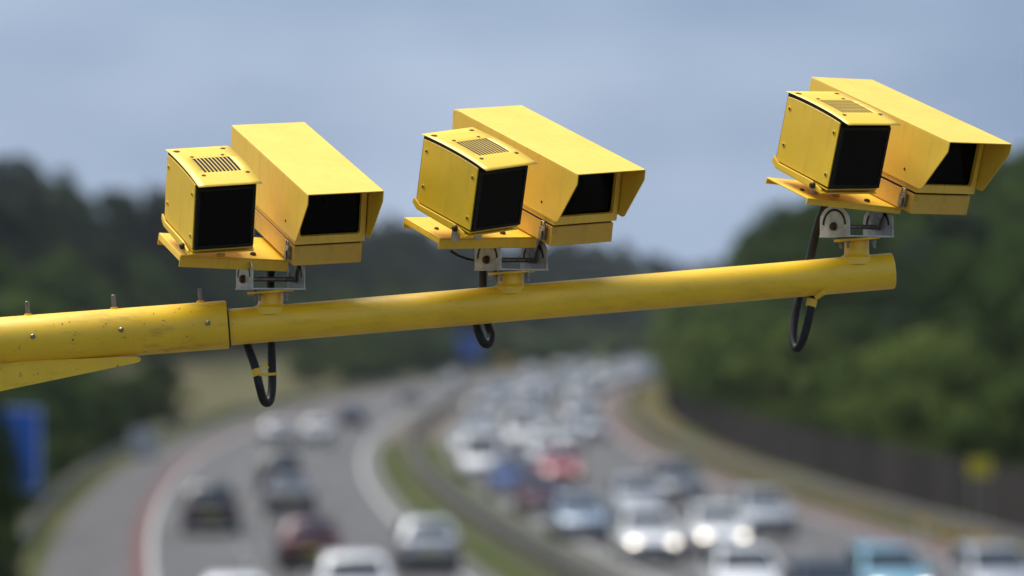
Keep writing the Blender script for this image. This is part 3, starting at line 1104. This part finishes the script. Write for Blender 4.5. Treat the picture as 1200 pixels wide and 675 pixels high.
GF = 'distant cars queueing on the right carriageway'
cols = ['white', 'white', 'silver', 'white', 'silver', 'silver blue', 'white', 'grey', 'silver', 'white', 'charcoal', 'white']
for lane, d in enumerate((3.7, 7.2, 10.7)):
    y = 232.0 + lane * 13
    while y < 800:
        col = cols[rng.randrange(len(cols))]
        kd = ('hatch', 'saloon', 'suv', 'hatch', 'van')[rng.randrange(5)]
        car(kd, col, xc(y) + d + rng.uniform(-.25, .25), y, False,
            'distant ' + col + (' van' if kd == 'van' else ' car') + ' in the oncoming queue towards the bend', False, GF)
        y += 10 + 5 * rng.random() + (6 if lane == 2 and y < 420 else 0)
GL = 'distant cars on the left carriageway'
for d, y, kd, col in ((-6.6, 470, 'saloon', 'silver'), (-9.6, 520, 'hatch', 'grey'), (-3.6, 560, 'suv', 'silver'), (-6.6, 640, 'hatch', 'white'), (-9.6, 700, 'saloon', 'silver'), (-3.6, 720, 'suv', 'grey')):
    car(kd, col, xc(y) + d, y, True, 'distant ' + col + ' car going away round the bend', False, GL)
# prototypes have served
for r in PROTO.values():
    for o in [x for x in COL.objects if x.parent == r or (x.parent and x.parent.parent == r)]:
        bpy.data.objects.remove(o)
    bpy.data.objects.remove(r)
cnt = {}
for o in list(COL.objects):
    pass

# ------------------------------------------------------------------ mast arm
def arm_pt(u, v):
    dep = 10.40 + (u - 317) * (0.10 / 687.0)
    return px3(u, v, dep)


ARM_BASE = px3(0, 400.5, 10.36)
P_A, P_B = arm_pt(258, 384.4), arm_pt(1047, 317.4)
S_B = arm_pt(267, 380.3)
S_0 = arm_pt(0, 400.3)
s_dir = (S_0 - S_B).normalized()
S_A = S_B + s_dir * 7.6                      # runs on to the mast beside the road
arm = thing('camera_mast', 'long yellow tubular mast arm carrying the three speed cameras', 'mast', (S_A.x, S_A.y, 0))
AO = Vector((S_A.x, S_A.y, 0))


def armpart(mb, name, m, **k):
    mb.v = [tuple(Vector(p) - AO) for p in mb.v]
    return mb.build(name, m, k.pop('parent', arm), **k)


R_P, R_S = 0.0444, 0.0590


def rounded_end(a, b, r, n=40, e=0.004):
    d = (b - a).normalized()
    return MB().tube([a, b - d * e, b - d * e * 0.3, b], [r, r, r - e * 0.3, r - e], n)


armpart(rounded_end(P_A - (P_B - P_A).normalized() * 0.3, P_B, R_P), 'tube', M_ARM, smooth=40)
# sleeve: open pipe with a wall, the slimmer tube leaves its end
sl = MB()
dS = (S_B - S_A).normalized()
sl.tube([S_A, S_A + dS * 3, S_B - dS * 0.6, S_B - dS * 0.003, S_B, S_B, S_B - dS * 0.3],
        [R_S + 0.02, R_S + 0.008, R_S, R_S, R_S - 0.0025, R_S - 0.0075, R_S - 0.0075], 40, False)
slv = armpart(sl, 'sleeve', M_SLEEVE, smooth=40)
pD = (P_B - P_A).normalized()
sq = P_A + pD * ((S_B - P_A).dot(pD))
armpart(MB().tube([sq - pD * 0.03, sq + pD * 0.002, sq + pD * 0.004], [0.0505, 0.0505, 0.0475], 40), 'gap_shade_ring', M_RUBBER, smooth=40)  # dark ring added to stand for the shade in the gap at the sleeve end
up = Vector((0, 0, 1))
up = (up - dS * up.dot(dS)).normalized()
fw = dS.cross(up).normalized()
if fw.y > 0:
    fw = -fw
for u, vt, us in ((35, 356, 40), (136, 343.5, 143), (237, 338.5, 244)):
    a = arm_pt(u, 380.3 + (267 - u) * 0.0757)
    top = a + up * (R_S + 0.034)
    armpart(MB().tube([a + up * (R_S - 0.004), top - up * 0.001, top], [0.0052, 0.0052, 0.004], 10), 'stud', M_STEEL, smooth=30)
    armpart(MB().tube([a + up * (R_S - 0.002), a + up * (R_S + 0.0045)], [0.0098, 0.0088], 6), 'nut', M_SLEEVE)
    b = arm_pt(us, 380.3 + (267 - us) * 0.0757)
    q = b + (fw * 0.985 + up * 0.13).normalized() * (R_S - 0.004)
    armpart(MB().tube([q, q + fw * 0.007, q + fw * 0.010], [0.0062, 0.0062, 0.004], 8), 'screw', M_STEEL, smooth=30)
# gusset plate under the sleeve
tip = arm_pt(164, 421.5)
gp = []
for k in range(7):
    t = k / 6
    gp.append(t)
g0 = arm_pt(164, 418) - fw * 0.0
lowL = arm_pt(0, 458.5)
dlow = (lowL - arm_pt(158, 425.5)).normalized()
outline = [arm_pt(160, 417.5), arm_pt(164.5, 419), arm_pt(165.5, 421.5), arm_pt(163.5, 424), arm_pt(158, 425.6), lowL, lowL + dlow * 1.6,
           arm_pt(0, 424) + s_dir * 1.6, arm_pt(0, 424)]
mbg = MB()
for off in (-0.006, 0.006):
    mbg.v += [tuple(p + fw * (0.02 + off)) for p in outline]
n = len(outline)
mbg.f = [tuple(range(n)), tuple(range(n, 2 * n))[::-1]] + [(i, (i + 1) % n, (i + 1) % n + n, i + n) for i in range(n)]
armpart(mbg, 'gusset_plate', M_SLEEVE)
# upright of the mast beside the hard shoulder, out of the picture
zt_ = S_A.z + 0.25
armpart(MB().tube([Vector((S_A.x, S_A.y, -0.2)), Vector((S_A.x, S_A.y, 3)), Vector((S_A.x, S_A.y, zt_))], [0.16, 0.14, 0.12], 32), 'upright', M_SLEEVE, smooth=40)
armpart(MB().box(tuple(Vector((S_A.x - .25, S_A.y - .25, -0.02))), tuple(Vector((S_A.x + .25, S_A.y + .25, 0.03)))), 'base_plate', M_GALV)


def stub(u, v_flange, v_axis):
    """short welded stub on the tube with its bolted top flange"""
    a = arm_pt(u, v_axis)
    top = arm_pt(u, v_flange)
    h = top.z - a.z
    s = MB()
    prof = [(R_P * 0.55, 0.043), (R_P * 0.93, 0.041), (R_P * 0.99, 0.0365), (R_P * 1.05, 0.0325), (R_P * 1.14, 0.0305), (h - 0.006, 0.0300)]
    s.tube([a + Vector((0, 0, z)) for z, _ in prof], [r for _, r in prof], 32)
    armpart(s, 'stub', M_ARM, smooth=50)
    f = armpart(MB().tube([top - up * 0.0065, top - up * 0.0005], [0.057, 0.057], 32), 'flange', M_ARM, bevel=0.001)
    for k in range(4):
        an = PI / 4 + k * PI / 2 + 0.2
        p = top + Vector((math.cos(an) * 0.047, math.sin(an) * 0.047, 0))
        armpart(MB().tube([p - up * 0.026, p + up * 0.004], 0.0038, 8).tube([p - up * 0.0135, p - up * 0.0066], 0.0072, 6), 'bolt', M_STEEL)
    return top


# ------------------------------------------------------------------ speed cameras
HP = [(0.39437, 0.32606, -0.06132, -0.48439, 10.12722, 0.30778),
      (0.55802, 0.30895, -0.0822, 0.15747, 10.1718, 0.3575),
      (0.56427, 0.31694, 0.00589, 1.0552, 10.27837, 0.43963)]
IP = [(0.4053, 0.38053, -0.08049, -0.74024, 10.08451, 0.32376, 1.0),
      (0.70517, 0.37426, -0.14481, -0.062 * .9757, 10.31195 * .9757, 0.3711 * .9757, .9757),
      (0.57404, 0.35303, -0.02529, 0.80495, 10.20643, 0.47698, 1.0)]


def pose(p):
    s = p[6] if len(p) > 6 else 1.0
    return (Matrix.Translation((p[3], p[4], p[5] + CAM_H)) @ Matrix.Rotation(p[0], 4, 'Z') @ Matrix.Rotation(p[1], 4, 'X')
            @ Matrix.Rotation(p[2], 4, 'Y') @ Matrix.Scale(s, 4))


screw_me = {}


def screw(parent, p, nrm, r, h, m, name='screw'):
    key = (round(r, 5), round(h, 5), m.name)
    z = Vector(nrm).normalized()
    M = Matrix.Translation(Vector(p)) @ z.to_track_quat('Z', 'Y').to_matrix().to_4x4()
    if key not in screw_me:
        s = MB().tube([(0, 0, -0.001), (0, 0, h * .6), (0, 0, h)], [r, r, r * .7], 12)
        s.tube([(0, 0, h), (0, 0, h + .0004)], [r * .4, r * .4], 6)
        o = s.build(name, m, parent, smooth=30)
        o.matrix_local = M
        screw_me[key] = o.data
        return o
    return share(name, screw_me[key], parent, M)


def housing(root, Mw, latch_dy=0.0, rear_lip=False):
    W, L, a, h1, b, h2, h3, c, h4, h5, gB = .1922, .5913, .0743, .1427, .0954, .1563, .1366, .1028, .1632, .2128, .0091
    gF, gW = .0065, .0195
    t = .0025
    # inner body: box open at the front, with the window frame round the opening
    m = MB()
    x0, x1, y0, y1, z0, z1 = gF, W - gF, b, L - .03, -h2, -.006
    m.box((x0, y0 + .012, z0), (x0 + .003, y1, z1)).box((x1 - .003, y0 + .012, z0), (x1, y1, z1))
    m.box((x0 + .003, y0 + .012, z0), (x1 - .003, y1, z0 + .003)).box((x0 + .003, y0 + .012, z1 - .003), (x1 - .003, y1, z1))
    m.box((x0 + .003, y1 - .003, z0 + .003), (x1 - .003, y1, z1 - .003))
    body = m.build('camera_housing', M_YEL, root, M=Mw)
    # frame with rounded opening
    ox0, ox1, oz0, oz1, rr = gW, W - gW, -h3, -.020, .007
    k = 6
    inner = []
    for cx, cz, a0 in ((ox1 - rr, oz1 - rr, 0), (ox0 + rr, oz1 - rr, 90), (ox0 + rr, oz0 + rr, 180), (ox1 - rr, oz0 + rr, 270)):
        for i in range(k + 1):
            an = math.radians(a0 + 90 * i / k)
            inner.append((cx + rr * math.cos(an), cz + rr * math.sin(an)))
    outer = []
    for q, (cx, cz) in enumerate(((x1, z1), (x0, z1), (x0, z0), (x1, z0))):
        outer += [(cx, cz)] * (k + 1)
    n = len(inner)
    f = MB()
    for yy in (y0, y0 + .0118):
        f.v += [(x, yy, z) for x, z in inner] + [(x, yy, z) for x, z in outer]
    for i in range(n):
        j = (i + 1) % n
        f.f.append((i, j, n + j, n + i))
        f.f.append((i, j, 2 * n + j, 2 * n + i))
        f.f.append((2 * n + i, 2 * n + j, 3 * n + j, 3 * n + i))
        f.f.append((n + i, n + j, 3 * n + j, 3 * n + i))
    fm = bpy.data.meshes.new('window_frame')
    fm.from_pydata(f.v, [], f.f)
    import bmesh
    bm = bmesh.new()
    bm.from_mesh(fm)
    bmesh.ops.remove_doubles(bm, verts=bm.verts, dist=1e-6)
    bmesh.ops.dissolve_degenerate(bm, edges=bm.edges, dist=1e-6)
    bm.to_mesh(fm)
    bm.free()
    link('window_frame', fm, M_YEL, body)
    MB().box((ox0 - .004, y0 + .0125, oz0 - .004), (ox1 + .004, y0 + .0155, oz1 + .004)).build('window', M_WINDOW, body)
    # dark liner and lens behind the glass
    MB().box((x0 + .004, y0 + .15, z0 + .004), (x1 - .004, y0 + .153, z1 - .004)).box((x0 + .0035, y0 + .017, z0 + .0035), (x0 + .0055, y0 + .15, z1 - .004)) \
        .box((x1 - .0055, y0 + .017, z0 + .0035), (x1 - .0035, y0 + .15, z1 - .004)).box((x0 + .006, y0 + .017, z0 + .0035), (x1 - .006, y0 + .15, z0 + .0055)) \
        .box((x0 + .006, y0 + .017, z1 - .0065), (x1 - .006, y0 + .15, z1 - .0045)).build('liner', M_BLACK, body)
    cx, cz = W * .40, -.070
    MB().tube([(cx, y0 + .06, cz), (cx, y0 + .15, cz)], .030, 28, False).tube([(cx, y0 + .06, cz), (cx, y0 + .075, cz)], [.030, .024], 28, False) \
        .build('lens_barrel', M_BLACK, body, smooth=40)
    MB().tube([(cx, y0 + .068, cz), (cx, y0 + .066, cz), (cx, y0 + .064, cz)], [.025, .018, .006], 28).build('lens', M_LENS, body, smooth=60)
    # sun shield: folded sheet, flaps swept back at the front
    r0 = L + (.012 if rear_lip else 0)
    side = [(0, -.0), (0, -.026), (a - .004, -h1 + .004), (a + .006, -h1), (L - .01, -h1), (L, -h1 + .01), (r0, -.012), (r0 - .003, 0)]
    s = MB()
    s.box((0, 0, -t), (W, L, 0))
    s.prism([(y, min(z, -t - .0002)) for y, z in side], 0, 0, t)
    s.prism([(y, min(z, -t - .0002)) for y, z in side], 0, W - t, W)
    s.build('sun_shield', M_YEL, body, bevel=.0011, seg=2)
    # base tray with seam and gasket
    MB().box((gB + .004, c + .006, -h4 - .001), (W - gB - .004, L - .056, -h2 - .0005)).build('gasket', M_BLACK, body)
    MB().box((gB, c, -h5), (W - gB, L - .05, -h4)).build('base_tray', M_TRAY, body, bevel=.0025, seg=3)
    # toggle latch on the tray's left side
    ly = c + .035 + latch_dy
    lt = MB()
    lt.box((gB - .009, ly - .013, -.202), (gB - .0004, ly + .013, -.170))
    lt.box((gB - .012, ly - .006, -.206), (gB - .0085, ly + .006, -.180))
    lt.tube([(gB - .006, ly - .010, -.171), (gB - .007, ly - .007, -.158), (gB - .007, ly + .007, -.158), (gB - .006, ly + .010, -.171)], .0018, 8)
    lt.build('latch', M_STEEL, body, bevel=.0012)
    screw(body, (-.0002, .150, -.112), (-1, 0, 0), .0032, .0012, M_BOLT)
    screw(body, (-.0002, .430, -.112), (-1, 0, 0), .0032, .0012, M_BOLT)
    screw(body, (W + .0002, .150, -.112), (1, 0, 0), .0032, .0012, M_BOLT)
    return body


LID = [(1.0, 0.0), (.88, .0026), (.75, .0045), (.62, .0056), (.5, .0061), (.38, .0060), (.28, .0054), (.2, .0045), (.13, .0033), (.06, .0016), (0, 0)]


def lid_z(y, L):
    t = y / L
    for (a, za), (b, zb) in zip(LID, LID[1:]):
        if b <= t <= a:
            k = (t - b) / (a - b)
            return zb + k * (za - zb)
    return 0.0


def illuminator(root, Mw, grid, Mplate, side_pan=True):
    W, L, m_, hb, d, hp, ht = .1587, .2664, .002, .1745, .0331, .1702, .0152
    body_m = MB()
    # black shell: side profile follows the lid
    prof = [(d, -hp), (L - .004, -hb)] + [(t * L - (.004 if t > .99 else 0), z - .0020) for t, z in LID if t * L > d] + [(d, lid_z(d, L) - .0020)]
    body_m.prism(prof, 0, m_ + .004, W - m_ - .004)
    body = body_m.build('infrared_illuminator', M_BLACK, root, M=Mw)
    # yellow side panels, a little smaller than the shell so the dark seam shows
    for x0, x1 in ((m_, m_ + .0038), (W - m_ - .0038, W - m_)):
        ins = .0055
        pp = [(d + .002, -hp + .001), (L - .004 - ins, -hb + .001)] + [(t * L - (.004 + ins if t > .99 else 0), z - .0105) for t, z in LID if t * L > d + .004] + [(d + .002, lid_z(d, L) - .0105)]
        MB().prism(pp, 0, x0, x1).build('side_panel', M_YEL2, body, bevel=.0008, seg=1)
    MB().box((m_ + .006, L - .0038, -hb + .003), (W - m_ - .006, L - .001, -.008)).build('back_panel', M_YEL2, body)
    MB().box((m_ + .002, d + .004, -hb - .0035), (W - m_ - .002, L - .006, -hb - .0002 + .0)).build('bottom_panel', M_YEL2, body)
    # front window in a thin raised surround
    fz0, fz1 = -hp + .004, -ht - .004
    sr = MB()
    sr.box((m_ + .004, d - .006, fz0 - .004), (W - m_ - .004, d - .0002, fz0 + .004)).box((m_ + .004, d - .006, fz1 - .004), (W - m_ - .004, d - .0002, fz1 + .004))
    sr.box((m_ + .004, d - .006, fz0 + .004), (m_ + .012, d - .0002, fz1 - .004)).box((W - m_ - .012, d - .006, fz0 + .004), (W - m_ - .004, d - .0002, fz1 - .004))
    sr.build('front_surround', M_BLACK, body, bevel=.0008)
    MB().box((m_ + .0122, d - .004, fz0 + .0042), (W - m_ - .0122, d - .0002, fz1 - .0042)).build('front_window', M_BLKGLASS, body)
    # curved lid with real slots
    sx0, sx1, sy0, sy1 = W * .25, W * .85, L * .30, L * .67
    ns = 10
    xs = [0.0, W * .12]
    slots = []
    pitch = (sx1 - sx0) / ns
    for i in range(ns):
        slots.append((sx0 + i * pitch, sx0 + i * pitch + pitch * (.72 if not grid else .70)))
        xs += list(slots[-1])
    xs += [W]
    ys = sorted(set([round(t * L, 6) for t, _ in LID] + [round(sy0, 6), round(sy1, 6)]))
    bars = []
    if grid:
        for i in range(1, 4):
            yb = sy0 + (sy1 - sy0) * i / 4
            bars.append((yb - .0008, yb + .0008))
            ys += [yb - .0008, yb + .0008]
    ys = sorted(set(ys))
    me = MB()
    nx, ny = len(xs), len(ys)
    for x in xs:
        for y in ys:
            edge = -.0006 * ((1 - y / L) ** 6) * (1 if x == 0 else .4)
            me.v.append((x, y, lid_z(y, L) + edge))
    for i in range(nx - 1):
        for j in range(ny - 1):
            mx_, my_ = (xs[i] + xs[i + 1]) / 2, (ys[j] + ys[j + 1]) / 2
            hole = sy0 < my_ < sy1 and any(a < mx_ < b for a, b in slots) and not any(a < my_ < b for a, b in bars)
            if not hole:
                me.f.append((i * ny + j, (i + 1) * ny + j, (i + 1) * ny + j + 1, i * ny + j + 1))
    mm = bpy.data.meshes.new('lid')
    mm.from_pydata(me.v, [], me.f)
    lid = link('lid', mm, M_YEL2, body, smooth=50, fix=False)
    so = lid.modifiers.new('thickness', 'SOLIDIFY')
    so.thickness = .0005
    so.offset = -1
    for x, t, r in ((.125, .905, .0085), (.87, .915, .0066), (.27, .715, .0048), (.76, .725, .0048), (.20, .235, .0054), (.90, .250, .0054)):
        y = t * L
        dz = (lid_z(y + .004, L) - lid_z(y - .004, L)) / .008
        screw(body, (x * W, y, lid_z(y, L)), (0, -dz, 1), r, .0013, M_BOLT)
    for y, z in ((L - .026, -.036), (L - .030, -.128), (d + .018, -.036), (d + .018, -.142)):
        screw(body, (m_ - .0002, y, z), (-1, 0, 0), .0062, .0014, M_YEL2)
        screw(body, (m_ - .0016, y, z), (-1, 0, 0), .0036, .0008, M_BOLT)
    # mounting saddle: strap round the underside, ears with a pivot bolt, standing on the plate
    sd_ = MB()
    y0, y1 = d + .045, d + .165
    e = .0055
    for xa, xb in ((m_ - e, m_ - .0006), (W - m_ + .0006, W - m_ + e)):
        sd_.prism([(d + .012, -hb - .016), (d + .020, -hb - .006), (y0 + .02, -hb + .002), (L - .03, -hb - .001), (L - .004, -hb + .010), (L - .001, -hb - .004), (L - .02, -hb - .016)], 0, xa, xb)
    sd_.box((m_ - e, d + .012, -hb - .0165), (W - m_ + e, L - .02, -hb - .0125))
    sad = sd_.build('saddle', M_YEL2, body, bevel=.001)
    for s, x in ((-1, m_ - e), (1, W - m_ + e)):
        screw(body, (x, d + .050, -hb - .006), (s, 0, 0), .0080, .0090, M_BOLT, 'pivot_bolt')
    # two spacers from the saddle down to the mounting plate
    inv = Mw.inverted()
    for fx in (.28, .72):
        p = Vector((W * fx, (y0 + y1) / 2, -hb - .0160))
        q = inv @ (Mplate @ Vector(((Mplate.inverted() @ (Mw @ p)).x, (Mplate.inverted() @ (Mw @ p)).y, 0)))
        MB().tube([p, q], .011, 14).build('spacer', M_GALV, body, smooth=40)
    return body


RIGS = [
    dict(label='left speed camera: yellow box pair nearest the thick sleeve, cable loop taped below', uv=(317, 340.0, 379.8), zl=-.197, zr=-.222, y0=.185, y1=.365, lip=.030, grid=False),
    dict(label='middle of the three yellow speed cameras, above the centre of the arm', uv=(599, 317.5, 355.5), zl=-.200, zr=-.215, y0=.195, y1=.372, lip=.028, grid=False),
    dict(label='right speed camera, highest of the three, at the free end of the arm', uv=(1004, 278.6, 321.2), zl=-.197, zr=-.214, y0=.165, y1=.345, lip=.016, grid=True),
]


def rig(i):
    c = RIGS[i]
    u, vf, va = c['uv']
    top = stub(u, vf, va)
    root = thing('speed_camera', c['label'], 'speed camera', top, 0, 'speed cameras on the yellow mast arm')
    T = Matrix.Translation(-top)
    Mh = pose(HP[i])
    # mounting plate frame: x runs along the plate, dropping slightly to the right, z = 0 is its top face
    xl, xr = (-.250, .19) if i < 2 else (-.262, .19)
    slope = (c['zr'] - c['zl']) / (0 - xl)
    ang = -math.atan(slope)
    Mp = Mh @ Matrix.Translation((xl, 0, c['zl'])) @ Matrix.Rotation(ang, 4, 'Y')
    plen = (.225 - xl)
    housing(root, T @ Mh, 0.0 if i else -.004, i == 1)
    illuminator(root, T @ pose(IP[i]), c['grid'], T @ Mp)
    # channel plate; the part under the base tray is set 4 mm below it
    y0, y1, lip = c['y0'], c['y1'], c['lip']
    wide = -xl + .028
    p = MB()
    p.box((0, y0, -.004), (wide, y1, 0))
    p.box((0, y0, -lip), (wide, y0 + .004, -.0042))
    p.box((0, y1 - .004, -lip), (wide, y1, -.0042))
    if i != 2:
        p.box((0, y0 + .0042, -lip * .55), (.004, y1 - .0042, -.0042))
    mp = p.build('mounting_plate', M_YEL2, root, bevel=.0012, M=T @ Mp)
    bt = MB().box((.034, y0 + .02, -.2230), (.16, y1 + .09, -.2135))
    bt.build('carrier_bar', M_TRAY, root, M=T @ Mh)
    screw(mp, (wide * .70, y0 + .030, .0002), (0, 0, 1), .0075, .006, M_BOLT, 'bolt')
    screw(mp, (wide * .12, y0 + .075, .0002), (0, 0, 1), .0060, .004, M_BOLT, 'bolt')
    # tilt bracket: galvanised yoke on the flange
    yaw = HP[i][0]
    Mb = T @ Matrix.Translation(top + Vector((0, 0, .0008))) @ Matrix.Rotation(yaw, 4, 'Z')
    hw, dp = .0665, .060
    arch = i == 2
    Hs = .078 if arch else .082
    b = MB()
    b.box((-hw - .004, -dp, 0), (hw + .004, dp, .004))
    outline = [(-dp, .0042), (dp, .0042), (dp, Hs * .52)]
    for k in range(1, 10):
        an = PI * k / 10
        outline.append((dp * math.cos(an), Hs * .52 + Hs * .48 * math.sin(an)))
    outline.append((-dp, Hs * .52))
    for s in (-1, 1):
        b.prism(outline, 0, s * hw - .002, s * hw + .002)
    br = b.build('tilt_bracket', M_GALV, root, bevel=.0008, M=Mb)
    for s in (-1, 1):
        for side in (-1, 1):
            sl_ = MB()
            x0, x1 = s * hw + side * .0022, s * hw + side * .0028
            x0, x1 = min(x0, x1), max(x0, x1)
            pts = [(.048 * math.cos(a_), .030 + .040 * math.sin(a_)) for a_ in [PI * k / 14 for k in range(0, 15)]]
            pin = [(.041 * math.cos(a_), .030 + .034 * math.sin(a_)) for a_ in [PI * k / 14 for k in range(14, -1, -1)]]
            if s == -1 and side == -1 or s == 1 and side == -1:
                sl_.prism(pts + pin, 0, x0, x1)
                sl_.build('adjusting_slot', M_BLACK, br)
    MB().tube([(-hw - .010, 0, .026), (hw + .010, 0, .026)], .0060, 14).build('crossbar', M_STEEL, br, smooth=40)
    for s in (-1, 1):
        screw(br, (s * (hw + .0022), 0, .026), (s, 0, 0), .0105, .010, M_BOLT, 'pivot_bolt')
    # inner ears hanging from the plate down to the crossbar
    ctr = Vector((0, 0, .026))
    inv = Mb.inverted() @ (T @ Mh)
    for s in (-1, 1):
        e = MB()
        x = s * (hw - .008)
        qs = []
        for yy in (-.045, .045):
            # underside of the carrier above this point
            lo, hi = 0.03, 0.2
            for _ in range(30):
                mid = (lo + hi) / 2
                w = inv.inverted() @ Vector((x, yy, mid))
                lim = -.2235 if w.x > .03 else c['zl'] + slope * (w.x - xl) - .0048
                if w.z < lim:
                    lo = mid
                else:
                    hi = mid
            qs.append((yy, lo))
        e.prism([(-.013, .018), (.013, .018), (.016, .034), (qs[1][0], qs[1][1]), (qs[0][0], qs[0][1]), (-.016, .034)], 0, x - .002, x + .002)
        e.build('ear', M_STEEL, br)
    return root, top


def tube_smooth(pts, sub=8):
    P = [Vector(p) for p in pts]
    out = []
    for i in range(len(P) - 1):
        p0, p1, p2, p3 = P[max(i - 1, 0)], P[i], P[i + 1], P[min(i + 2, len(P) - 1)]
        for k in range(sub):
            t = k / sub
            out.append(0.5 * ((2 * p1) + (-p0 + p2) * t + (2 * p0 - 5 * p1 + 4 * p2 - p3) * t * t + (-p0 + 3 * p1 - 3 * p2 + p3) * t ** 3))
    out.append(P[-1])
    return out


def conduit(root, top, pts, r, name='cable', ribs=True):
    path = tube_smooth(pts, 14)
    L = [0]
    for a, b in zip(path, path[1:]):
        L.append(L[-1] + (b - a).length)
    # finely ribbed flexible conduit
    m = MB()
    n = max(8, int(L[-1] / .0035)) if ribs else len(path)
    pp, rr = [], []
    for k in range(n + 1):
        s = L[-1] * k / n
        j = 0
        while j < len(L) - 2 and L[j + 1] < s:
            j += 1
        t = (s - L[j]) / max(1e-9, L[j + 1] - L[j])
        pp.append(path[j].lerp(path[j + 1], t) - top)
        rr.append(r * (1 if k % 2 or not ribs else .95))
    m.tube(pp, rr, 14)
    return m.build(name, M_RUBBER, root, smooth=70)


r1, t1 = rig(0)
D = 10.40
c1 = conduit(r1, t1, [px3(322, 296, D + .09), px3(318, 312, D + .085), px3(317, 345, D + .085), px3(317.5, 385, D + .085), px3(318.5, 420, D + .080), px3(319, 452, D + .068),
                      px3(316, 470, D + .048), px3(309.5, 470, D + .03), px3(304, 452, D + .02), px3(299, 430, D + .028), px3(292, 410, D + .04), px3(285, 392, D + .05)], .0108)
tp = MB()
for a, b in ((px3(296.2, 439.5, D + .024), px3(300.5, 437.2, D + .024)),):
    pass
pa, pb = px3(300.2, 432.6, D + .0245), px3(302.6, 440.8, D + .0215)
tp.tube([pa - t1, pb - t1], .0126, 18)
tp.build('tape', M_TAPE, c1, smooth=40)
q = [px3(307, 425, D + .018), px3(311.5, 424.5, D + .018), px3(315.5, 431, D + .018), px3(312.5, 433.5, D + .018)]
fl = MB()
fl.v = [tuple(p - t1) for p in q] + [tuple(p - t1 + Vector((0, .002, 0))) for p in q]
fl.f = [(0, 1, 2, 3), (7, 6, 5, 4), (0, 4, 5, 1), (1, 5, 6, 2), (2, 6, 7, 3), (3, 7, 4, 0)]
q = [px3(304, 437.5, D + .010), px3(324.5, 436.5, D + .035), px3(324.5, 439.5, D + .035), px3(304, 441, D + .010)]
o = len(fl.v)
fl.v += [tuple(p - t1) for p in q] + [tuple(p - t1 + Vector((0, .002, 0))) for p in q]
fl.f += [tuple(i + o for i in f) for f in ((0, 1, 2, 3), (7, 6, 5, 4), (0, 4, 5, 1), (1, 5, 6, 2), (2, 6, 7, 3), (3, 7, 4, 0))]
fl.build('tape_tail', M_TAPE, c1)

r2, t2 = rig(1)
D = 10.43
conduit(r2, t2, [px3(574, 285, D + .10), px3(567, 305, D + .088), px3(566, 330, D + .085), px3(567, 355, D + .082), px3(571, 378, D + .075), px3(575.5, 392, D + .065), px3(573, 402.5, D + .05), px3(567, 402, D + .04),
                 px3(561, 390, D + .045), px3(557.5, 377, D + .055), px3(556, 362, D + .065)], .0108)
conduit(r2, t2, [px3(528, 294, D + .02), px3(536, 299, D + .02), px3(548, 303.5, D + .03), px3(560, 305, D + .06)], .0032, 'thin_cable', False)

r3, t3 = rig(2)
D = 10.49
c3 = conduit(r3, t3, [px3(972, 232, D + .03), px3(966, 243, D + .055), px3(957, 270, D + .085), px3(950, 300, D + .092), px3(942, 330, D + .09), px3(935.5, 352, D + .08), px3(930.5, 380, D + .065), px3(930, 400, D + .045),
                      px3(934.5, 408.5, D + .025), px3(940.5, 399, D + .010), px3(946, 380, D + .004), px3(950.5, 360, D + .006), px3(953, 346, D + .012)], .0110)
tp = MB().tube([px3(949.8, 359.5, D + .0065) - t3, px3(952.0, 351, D + .010) - t3], .0132, 18)
tp.build('tape', M_TAPE, c3, smooth=40)
MB().tube([px3(956.5, 349, D - .020) - t3, px3(966, 342.5, D - .036) - t3], .006, 10).build('tape_tail', M_TAPE, c3)

# ------------------------------------------------------------------ the hazy air over the road
hz = MB().box((-4600, -400, -1.2), (4900, 8100, 42)).build('haze', None)
tag(hz, kind='stuff')
hm = bpy.data.materials.new('haze_air')
hm.use_nodes = True
hn = hm.node_tree.nodes
hn.clear()
ho = hn.new('ShaderNodeOutputMaterial')
hv = hn.new('ShaderNodeVolumePrincipled')
hv.inputs['Color'].default_value = (0.86, 0.92, 1.0, 1)
hv.inputs['Density'].default_value = 0.00008
hv.inputs['Anisotropy'].default_value = 0.0
hm.node_tree.links.new(hv.outputs['Volume'], ho.inputs['Volume'])
hz.data.materials.append(hm)
